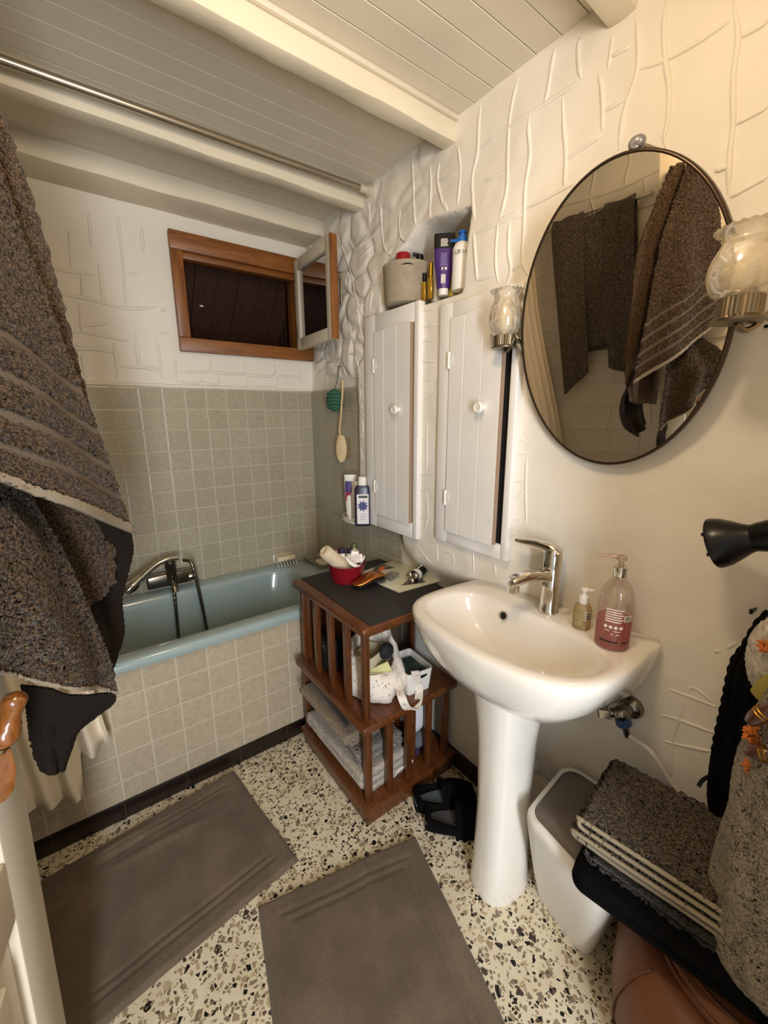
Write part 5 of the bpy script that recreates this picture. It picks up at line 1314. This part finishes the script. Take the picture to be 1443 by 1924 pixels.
# loose white cloth corner at the front and things on the right of the lower tier
rows = [[V(.79+.09*u, 1.012+.05*v-.02*u, .080+.006*math.sin(u*6)+.045*u*(1-v)+.05*v*u+.006*noise.noise(V(u*5, v*5, 2))) for u in [i/16 for i in range(17)]] for v in [j/10 for j in range(11)]]
rows = [[V(min(q.x, .862), q.y, q.z) for q in r_] for r_ in rows]
g = G(); g.sheet(rows, .004); tag(g.build('white_cloth', mat('white cloth', 'd6d1cc', .9, bump=.2), sharp=180), 'white cloth corner sticking out at the front of the lower shelf', 'cloth')
def lump(name, label, cat, c, r_, mt, seed, e=.8, amp=.012):
    g = G(); g.ell((0, 0, 0), r_, e, 36, 22)
    for i, p in enumerate(g.v):
        n = noise.noise(p*16+V(seed, 0, 0))*amp+noise.noise(p*45+V(0, seed, 0))*amp*.4
        p = p*(1+n/max(r_)); g.v[i] = V(c[0]+p.x, c[1]+p.y, max(c[2]-r_[2]*.985, c[2]+p.z))
    return tag(g.build(name, mt, sharp=180), label, cat)
lump('crumpled_cloth', 'white crumpled cloth behind the right slats of the lower shelf', 'cloth', (.935, 1.065, .280), (.070, .050, .095), mat('white linen', 'cfcfd2', .85, bump=.3, bscale=30), 1.)
lump('grey_cloth', 'grey folded cloth under the white crumpled cloth in the lower shelf', 'cloth', (.945, 1.08, .145), (.065, .055, .035), mat('grey cloth', '67666a', .9, bump=.3, bscale=60), 4.)
lump('purple_cloth', 'small purple cloth at the bottom right of the lower shelf', 'cloth', (.905, 1.06, .0945), (.035, .030, .018), mat('purple cloth', '3e2047', .85, bump=.3), 8.)

# ================================================================== SLIPPERS
def slipper(label, heel, toe, side, in_col):
    d = (toe-heel); L = d.length; d = d.normalized(); s_ = V(-d.y, d.x, 0)*side
    t = thing('slipper', label, 'slipper', heel.lerp(toe, .5), 'pair of black slippers')
    def width(u): return .043*(math.sin(PI*min(1, .06+u*.9))**.45)*(.86+.22*u)*(1 if u < .97 else .8)
    N = 26; us = [i/N for i in range(N+1)]
    def outline(k, z, ins=0.):
        Lf = [heel+d*(L*u)+s_*(max(.004, width(u)-ins)*k+.004*math.sin(PI*u)) for u in us]; Rt = [heel+d*(L*u)-s_*(max(.004, width(u)-ins)*k-.004*math.sin(PI*u)) for u in reversed(us)]
        return [p+V(0, 0, z) for p in Lf+Rt]
    g = G(); g.loft([outline(.96, .001), outline(1.02, .005), outline(1.02, .022), outline(.98, .026)]); g.build('sole', mat('slipper sole', '141211', .9, spec=.1), t)
    g = G(); g.loft([outline(.9, .0262), outline(.85, .030)]); o = g.build('insole', mat('insole'+in_col, in_col, .95, bump=.4, bscale=200), t)
    # upper: vault over the front, with a raised padded collar
    rows = []
    for i in range(22):
        u = .44+.55*i/21; hgt = .072*math.sin(PI*(.55+.43*(1-(1-i/21)**1.0)))**.6+.004
        hgt = .060*(1-((i/21)**2.2))**.5+.020; w = width(u)+.006
        rows.append([heel+d*(L*u-.03*math.cos(PI*j/24)**2*(i == 0)*0)+s_*(w*math.cos(PI*j/24))+V(0, 0, .012+hgt*math.sin(PI*j/24)**.7) for j in range(25)])
    g = G(); g.sheet(rows, -.009); M_felt = mat('black felt', '0a0909', .95, bump=.5, bscale=160, spec=.1); g.build('upper', M_felt, t, sharp=120)
    g = G(); g.tube([p for p in rows[0]], .0085, 10)
    bk = [heel+d*(L*u)+s_*sg*(width(u)+.003)+V(0, 0, .034+.02*(1-u/.44)) for sg, us2 in ((1, [.44, .33, .22, .12, .05]), (-1, [.05, .12, .22, .33, .44])) for u in us2]
    g.tube(spline(bk, 50), .0105, 10); g.build('collar', M_felt, t)
    P = spline(bk, 40); g = G(); g.sheet([[V(p.x, p.y, .020) for p in P], P], .006); g.build('heel_counter', M_felt, t, sharp=120)
    g = G(); g.sheet([[p*1+V(0, 0, -.0115) for p in r_[3:-3]] for r_ in rows[:8]], -.001); g.build('lining', mat('lining'+in_col, in_col, .95, bump=.4, bscale=200), t, sharp=120)
slipper('front black slipper with grey lining next to the sink pedestal', V(.800, .852, 0), V(.965, .700, 0)+V(.025, .0, 0), 1, '4c4a4a')
slipper('black slipper with blue grey lining behind the other one, against the shelf base', V(.815, .922, 0), V(1.02, .822, 0), -1, '5b686c')

# ================================================================== BIN
bn = thing('waste_bin', 'white plastic swing bin with a taupe lid between the pedestal and the towels', 'bin', (.92, .40, 0))
def quadring(P, z, r_=.03, n=6):
    out = []; m_ = len(P)
    for k in range(m_):
        a, b, c = V(*P[k-1], 0), V(*P[k], 0), V(*P[(k+1) % m_], 0)
        p0 = b+(a-b).normalized()*r_; p1 = b+(c-b).normalized()*r_
        for t in [q/n for q in range(n+1)]: q2 = p0*(1-t)**2+b*2*t*(1-t)+p1*t*t; out.append(V(q2.x, q2.y, z))
    return out
bot = [(.884, .325), (.925, .515), (1.045, .490), (1.045, .325)]
topq = [(.768, .262), (.806, .492), (1.052, .520), (1.056, .262)]
def binring(t, z, ins=0.):
    P = [(a[0]+(b[0]-a[0])*t, a[1]+(b[1]-a[1])*t) for a, b in zip(bot, topq)]
    cxp = sum(p[0] for p in P)/4; cyp = sum(p[1] for p in P)/4
    P = [(x+(cxp-x)*ins, y+(cyp-y)*ins) for x, y in P]; return quadring(P, z, .045*(1-ins))
HB = .352
def domed(t, z, ins, dome): return [p+V(0, 0, dome*max(0, 1-((p.y-.385)/.14)**2)*.55) for p in binring(t, z, ins)]
g = G(); g.loft([binring(.02, .0, .04), binring(0, .008), binring(.3, .10), binring(.7, .24), binring(1., HB), domed(1.02, HB+.012, 0, .030), domed(1.0, HB+.018, .03, .036), domed(1., HB+.016, .12, .036)], True, True, False); g.build('body', M_white, bn, sharp=70)
g = G(); g.loft([domed(1., HB+.002, .11, .030), domed(1., HB+.014, .115, .034), domed(1., HB+.019, .14, .036), domed(1., HB+.022, .4, .038), domed(1., HB+.023, .7, .038), domed(1., HB+.0235, .96, .038)]); g.build('lid', mat('taupe plastic', '63564b', .45), bn, sharp=70)

# ================================================================== POUF, BLACK CLOTHES, TOWELS
pf = thing('leather_pouf', 'round tan leather pouf under the black clothes at the right edge', 'pouf', (.925, .052, 0))
pc_ = V(.925, .052, 0)
M_lea = mat('tan leather', '6e4124', .5, bump=.25, bscale=90, var=.08, vscale=9)
g = G(); g.lathe([(.175, 0), (.195, .012), (.214, .08), (.222, .17), (.219, .25), (.207, .29), (.185, .312), (.155, .316), (.12, .312)], pc_, n=72); g.v = [p if p.x < 1.066 else V(1.066, p.y, p.z) for p in g.v]; g.build('body', M_lea, pf)
g = G()
for k in range(7):
    a = R(120+k*32); P = [pc_+V(r_*math.cos(a+z*1.2), r_*math.sin(a+z*1.2), z) for r_, z in ((.197, .012), (.2155, .08), (.2235, .17), (.2205, .25), (.2085, .29), (.187, .312))]
    if min(p.x for p in P) < 1.05 and max(p.x for p in P) < 1.06: g.tube(spline(P, 24), .003, 8)
g.build('seam', mat('dark leather', '5a3016', .5), pf)
g = G(); g.lathe([(.140, .300), (.154, .316), (.159, .332), (.150, .347), (.12, .357), (.06, .360)], pc_, n=72); g.v = [p if p.x < 1.066 else V(1.066, p.y, p.z) for p in g.v]; cu2 = g.build('cushion', M_lea, pf)
g = G()
for r_, z in ((.1575, .338), (.135, .3525)): g.tube([pc_+V(r_*math.cos(2*PI*k/80), r_*math.sin(2*PI*k/80), z) for k in range(15, 66)], .0032, 8)
g.build('piping', mat('dark leather 2', '5a3016', .5), cu2)
M_blk = mat('black jersey', '080707', .95, bump=.4, bscale=200, spec=.1)
# pile of black clothes, resting on the pouf and draped over its front
def pile(cx_, cy_, ang, w, d, z0, h, seed, name, label, mt, cat, extra=None):
    g = G(); M = TR((cx_, cy_, z0), ang); n = 30
    def Rg(k, z, wob): return [M @ (p+V(0, 0, 0)) for p in [V(q.x*k, q.y*k, z+wob*noise.noise(V(q.x*8, q.y*8, seed+z*30))) for q in rrect(-w/2, w/2, -d/2, d/2, .03, 0, 6)]]
    g.loft([Rg(.93, .0, 0), Rg(1., h*.18, .004), Rg(1.01, h*.40, .005), Rg(.955, h*.5, .003), Rg(1., h*.62, .005), Rg(.99, h*.88, .005), Rg(.93, h, .006), Rg(.5, h*1.03, .008), Rg(.1, h*1.03, .004)])
    return tag(g.build(name, mt, sharp=180), label, cat)
pile(.893, .175, R(9), .27, .35, .384, .058, 2., 'folded_clothes', 'folded black clothes at the bottom of the pile on the pouf', M_blk, 'clothes')
rows = []
for j in range(41):
    v = j/40; row = []
    for i in range(41):
        u = i/40; a = R(262-70*u); rr_ = .16+.085*sm(.0, .45, v)+.01*math.sin(u*14)*v
        z = .374+.012-.0*v-.33*sm(.35, 1., v)*(.25+.75*sm(.75, .1, u))
        row.append(V(.925+rr_*math.cos(a), .060+rr_*math.sin(a), z))
    rows.append(row)
g = G(); g.sheet(rows, .006); tag(g.build('black_trousers', M_blk, sharp=180), 'black garment hanging over the front of the pouf at the bottom right corner', 'clothes')
Mst = TR((.918, .195, .440), R(-4), 0, 0)
M_tt = terry('grey brown terry', '2f261c', '70614d', 300, .003, .7)
M_th = mat('towel edge', '8d8069', .95, bump=.3, bscale=300)
def edge(gg, par, r_):
    e_ = G(); e_.tube([p+V(-.0055, 0, 0) for p in gg.edge], r_, 8); e_.build('hem', M_th, par, sharp=180)
tg = folded(2, .28, .25, .017, TR((.905, .195, .442), R(97), 0, 0), .0008, .003, cells=(90, 130), seed=4.)
tw_ = tag(tg.build('folded_towel', terry('charcoal terry', '191511', '40372d', 300, .003, .7), sharp=180), 'charcoal towel folded between the black clothes and the grey-brown towel', 'towel')
tg = folded(4, .30, .215, .0165, TR((.888, .205, .482), R(98), 0, 0), .0010, .003, cells=(110, 150), seed=9.)
tw_ = tag(tg.build('folded_towel', M_tt, sharp=180), 'grey-brown towel with pale edges folded on top of the pile by the wall', 'towel'); edge(tg, tw_, .0046)
# ---- garments hanging at the right edge
def WXc(y, z): return wx(y, z)
hkp = onwall(1433, 1148, .0)
g = G(); g.tube([hkp+V(.004, .012, 0), hkp+V(-.03, .012, 0), hkp+V(-.034, .012, .008)], .0032, 8); tag(g.build('coat_hook', M_black), 'black hook in the wall holding the black cardigan', 'hook')
rows = []; nv = 120
Ledge = [ax(1446, 1150, 1.0), ax(1425, 1170, 1.0), ax(1398, 1215, 1.0), ax(1378, 1245, 1.0), ax(1362, 1320, 1.0), ax(1345, 1400, 1.0), ax(1333, 1490, 1.0), ax(1345, 1545, 1.0), ax(1370, 1580, 1.0)]
Redge = [p+V(-.02, -.05-.14*k/8, 0) for k, p in enumerate(Ledge)]
Lr, Rr = resample(spline(Ledge, 200), nv), resample(Redge, nv)
for i in range(nv):
    v = i/(nv-1); row = []
    for j in range(50):
        u = j/49; p = Lr[i].lerp(Rr[i], u); sc = .0016*math.sin(i*1.25)*math.exp(-u*14)*(1 if v < .62 else .25)
        row.append(p+V(-.030*math.sin(PI*u)-.012*math.sin(u*11+v*3)*v, sc, 0)+V(-.004*math.sin(u*40)*(u > .05), 0, 0))
    rows.append(row)
cg = thing('cardigan', 'black ribbed cardigan hanging on the wall at the right edge', 'cardigan', Ledge[4])
g = G(); g.sheet(rows, .007); g.build('body', mat('black knit', '060505', .95, bump=.5, bscale=220, spec=.1), cg, sharp=180)
# teddy coat with toggles in front
M_ted = NT('speckled teddy'); v1 = M_ted.noise(430, 3); v2 = M_ted.noise(22, 3, .6); v3 = M_ted.noise(16, 2)
h_ = M_ted.math('ADD', M_ted.math('MULTIPLY', v1, .8), M_ted.math('MULTIPLY', v2, .2))
M_ted.set(Base_Color=M_ted.ramp(h_, [(.34, srgb('4a433b')), (.48, srgb('82776a')), (.62, srgb('a2967f'))]), Roughness=1., Specular_IOR_Level=.1); M_ted.bump(v1, .6, .003); M_ted = M_ted.m
XC = .84
coat = thing('childs_coat', 'grey speckled teddy coat with brown toggles hanging at the bottom right edge', 'coat', ax(1420, 1600, XC))
Lc = [ax(1462, 1290, XC), ax(1432, 1345, XC), ax(1408, 1400, XC), ax(1393, 1450, XC), ax(1385, 1510, XC), ax(1368, 1560, XC), ax(1345, 1640, XC), ax(1335, 1700, XC), ax(1340, 1740, XC), ax(1362, 1775, XC), ax(1395, 1800, XC), ax(1443, 1806, XC)]
Rc = [p+V(-.02, -.08-.006*k, .004*k) for k, p in enumerate(Lc)]
Lr, Rr = resample(spline(Lc, 240), 170), resample(spline(Rc, 240), 170); rows = []
for i in range(170):
    row = []
    for j in range(70):
        u = j/69; p = Lr[i].lerp(Rr[i], u); row.append(p+V(-.05*math.sin(PI*u*.9)**.7-.012*noise.noise(V(u*4, i*.03, 3)), 0, 0))
    rows.append(row)
g = G(); g.sheet(rough(rows, .0011), .012); g.build('body', M_ted, coat, sharp=180)
# coloured edge along the hem
hm = resample(spline(Lc[7:], 80), 40); g = G(); g.tube([p+V(.004, .004, -.002) for p in hm], .0045, 8); g.build('hem_binding', mat('blue binding', '2f4076', .8, bump=.3, var=.5, vscale=60), coat)
def fluff(c, r_, colr, n, name):
    g = G()
    for k in range(n):
        a = random.uniform(0, 2*PI); q = c+V(random.uniform(-.012, .002), math.cos(a)*r_*random.random()**.5, math.sin(a)*r_*random.random()**.5); d = V(-.5, random.uniform(-1, 1), random.uniform(-1, 1)).normalized()
        g.tube([q-d*.006, q, q+d*.006], [.001, .0028, .001], 6)
    g.build(name, mat('fl'+colr, colr, .95, bump=.6, bscale=200), coat, sharp=180)
c = ax(1428, 1382, XC-.035); fluff(c, .017, 'c8702c', 110, 'orange_tuft'); c = ax(1418, 1437, XC-.035); fluff(c, .011, 'b9652a', 60, 'orange_tuft')
g = G(); g.ell((0, 0, 0), (.040, .050, .075), .9, 60, 40); hc_ = ax(1477, 1240, XC+.05); g.v = [p+hc_ for p in g.v]; g.jitter(.0016); g.build('hood', mat('pale teddy', 'b3aa9b', 1., bump=.8, bscale=260, var=.35, vscale=90), coat, sharp=180)
c = ax(1441, 1212, XC+.012); fluff(c, .010, 'b9652a', 14, 'orange_tuft')
g = G(); P4 = [ax(1411, 1302, XC-.01), ax(1427, 1281, XC-.01), ax(1460, 1262, XC-.01), ax(1470, 1330, XC-.02), ax(1440, 1334, XC-.02)]
g.loft([[p for p in P4], [p+V(.008, .004, 0) for p in P4]]); g.build('lining', mat('mustard lining', '8d7f35', .85), coat, bevel=.002)
M_tog = mat('brown horn', '4a2614', .3, coat=.3, var=.2, vscale=40)
for (a, b) in (((1407, 1357), (1452, 1330)), ((1404, 1411), (1456, 1418))):
    p, q = ax(*a, XC-.062), ax(*b, XC-.062); g = G(); P = resample([p, q], 16); g.tube(P, [.0035+.0085*math.sin(PI*(.08+.84*k/15))**.7 for k in range(16)], 16); tgo = g.build('toggle', M_tog, coat)
    g = G(); m_ = p.lerp(q, .62); dq = (q-p).normalized()
    for s_ in (-.003, .003): g.lathe([(.0118, -.0014), (.0132, 0), (.0118, .0014)], m_+dq*s_, dq, 18, False, False)
    g.build('gold_thread', M_gold, tgo)
# cable
g = G(); P = [ax(1312, 1478, 1.02), ax(1320, 1466, 1.03), ax(1335, 1458, 1.035), ax(1360, 1452, 1.04), V(1.045, .12, .60)]; g.tube(spline(P, 30), .0042, 8); tag(g.build('power_cable', M_black), 'short loop of black cable behind the folded towels', 'cable')

# ================================================================== HAIR DRYER
XD = .985
n0, n1 = ax(1324, 976, XD), ax(1362, 1066, XD); nc = (n0+n1)/2; bk = ax(1443, 1007, XD)
axd = (bk-nc).normalized(); Ld = (bk-nc).length
hd = thing('hair_dryer', 'black hair dryer with a flared nozzle on the wall at the right edge', 'hair dryer', nc)
rn = (n1-n0).length/2
g = G(); g.lathe([(rn*.93, .004), (rn, 0), (rn*1.0, .004), (rn*.93, .018), (rn*.75, .036), (rn*.57, .052), (rn*.50, .062)], nc, axd, 40, sx=1., sy=1.); g.build('nozzle', M_blackg, hd, sharp=60)
g = G()
for k in range(6):
    a = 2*PI*k/6+.4; q_ = V(0, 0, 1).rotation_difference(axd).to_matrix(); q = nc+q_ @ V(rn*.8*math.cos(a), rn*.8*math.sin(a), 0); g.tube([q+axd*.003, q-axd*.006], .0035, 8)
g.build('spike', M_black, hd)
g = G(); g.lathe([(rn*.50, .058), (rn*.56, .072), (rn*.62, .10), (rn*.68, .14), (rn*.70, .19), (rn*.6, .215), (rn*.2, .225)], nc, axd, 36); g.build('barrel', M_blackg, hd)
g = G(); hb_ = nc+axd*.165; g.tube([hb_, hb_+V(.0, -.01, -.05), hb_+V(.0, -.02, -.13)], [.02, .018, .016], 16); g.build('grip', M_blackg, hd)
g = G(); g.tube([nc+axd*.15+V(0, 0, .01), nc+axd*.15+V(.11, -.005, .01)], .012, 12); g.build('wall_holder', M_black, hd)
# ================================================================== LIGHT
def area(name, loc, tgt, size, sy, power, colr):
    l = bpy.data.lights.new(name, 'AREA'); l.shape = 'RECTANGLE'; l.size = size; l.size_y = sy; l.energy = power; l.color = colr
    o = bpy.data.objects.new(name, l); COL.objects.link(o); o.location = loc
    o.rotation_euler = (Vector(tgt)-Vector(loc)).to_track_quat('-Z', 'Y').to_euler(); return o
l = bpy.data.lights.new('ceiling_lamp', 'POINT'); l.energy = 13.5; l.color = (1, .78, .53); l.shadow_soft_size = .07
o = bpy.data.objects.new('ceiling_lamp', l); COL.objects.link(o); o.location = (.28, .36, 2.07)
area('doorway_daylight', (-.30, -1.2, 1.15), (.5, 1.2, .7), .22, 1.4, 48, (.85, .92, 1.))
w = bpy.data.worlds.new('world'); scene.world = w; w.use_nodes = True
w.node_tree.nodes['Background'].inputs[0].default_value = (.9, .95, 1., 1); w.node_tree.nodes['Background'].inputs[1].default_value = .6
vs = scene.view_settings; scene.display_settings.display_device = 'sRGB'
vs.view_transform = 'Standard'; vs.look = 'None'; vs.exposure = .08; vs.gamma = 1.; vs.use_curve_mapping = False
scene.cycles.max_bounces = 10; scene.cycles.transparent_max_bounces = 16; scene.cycles.use_denoising = True
scene.cycles.sample_clamp_indirect = 6; scene.cycles.caustics_reflective = False; scene.cycles.caustics_refractive = False
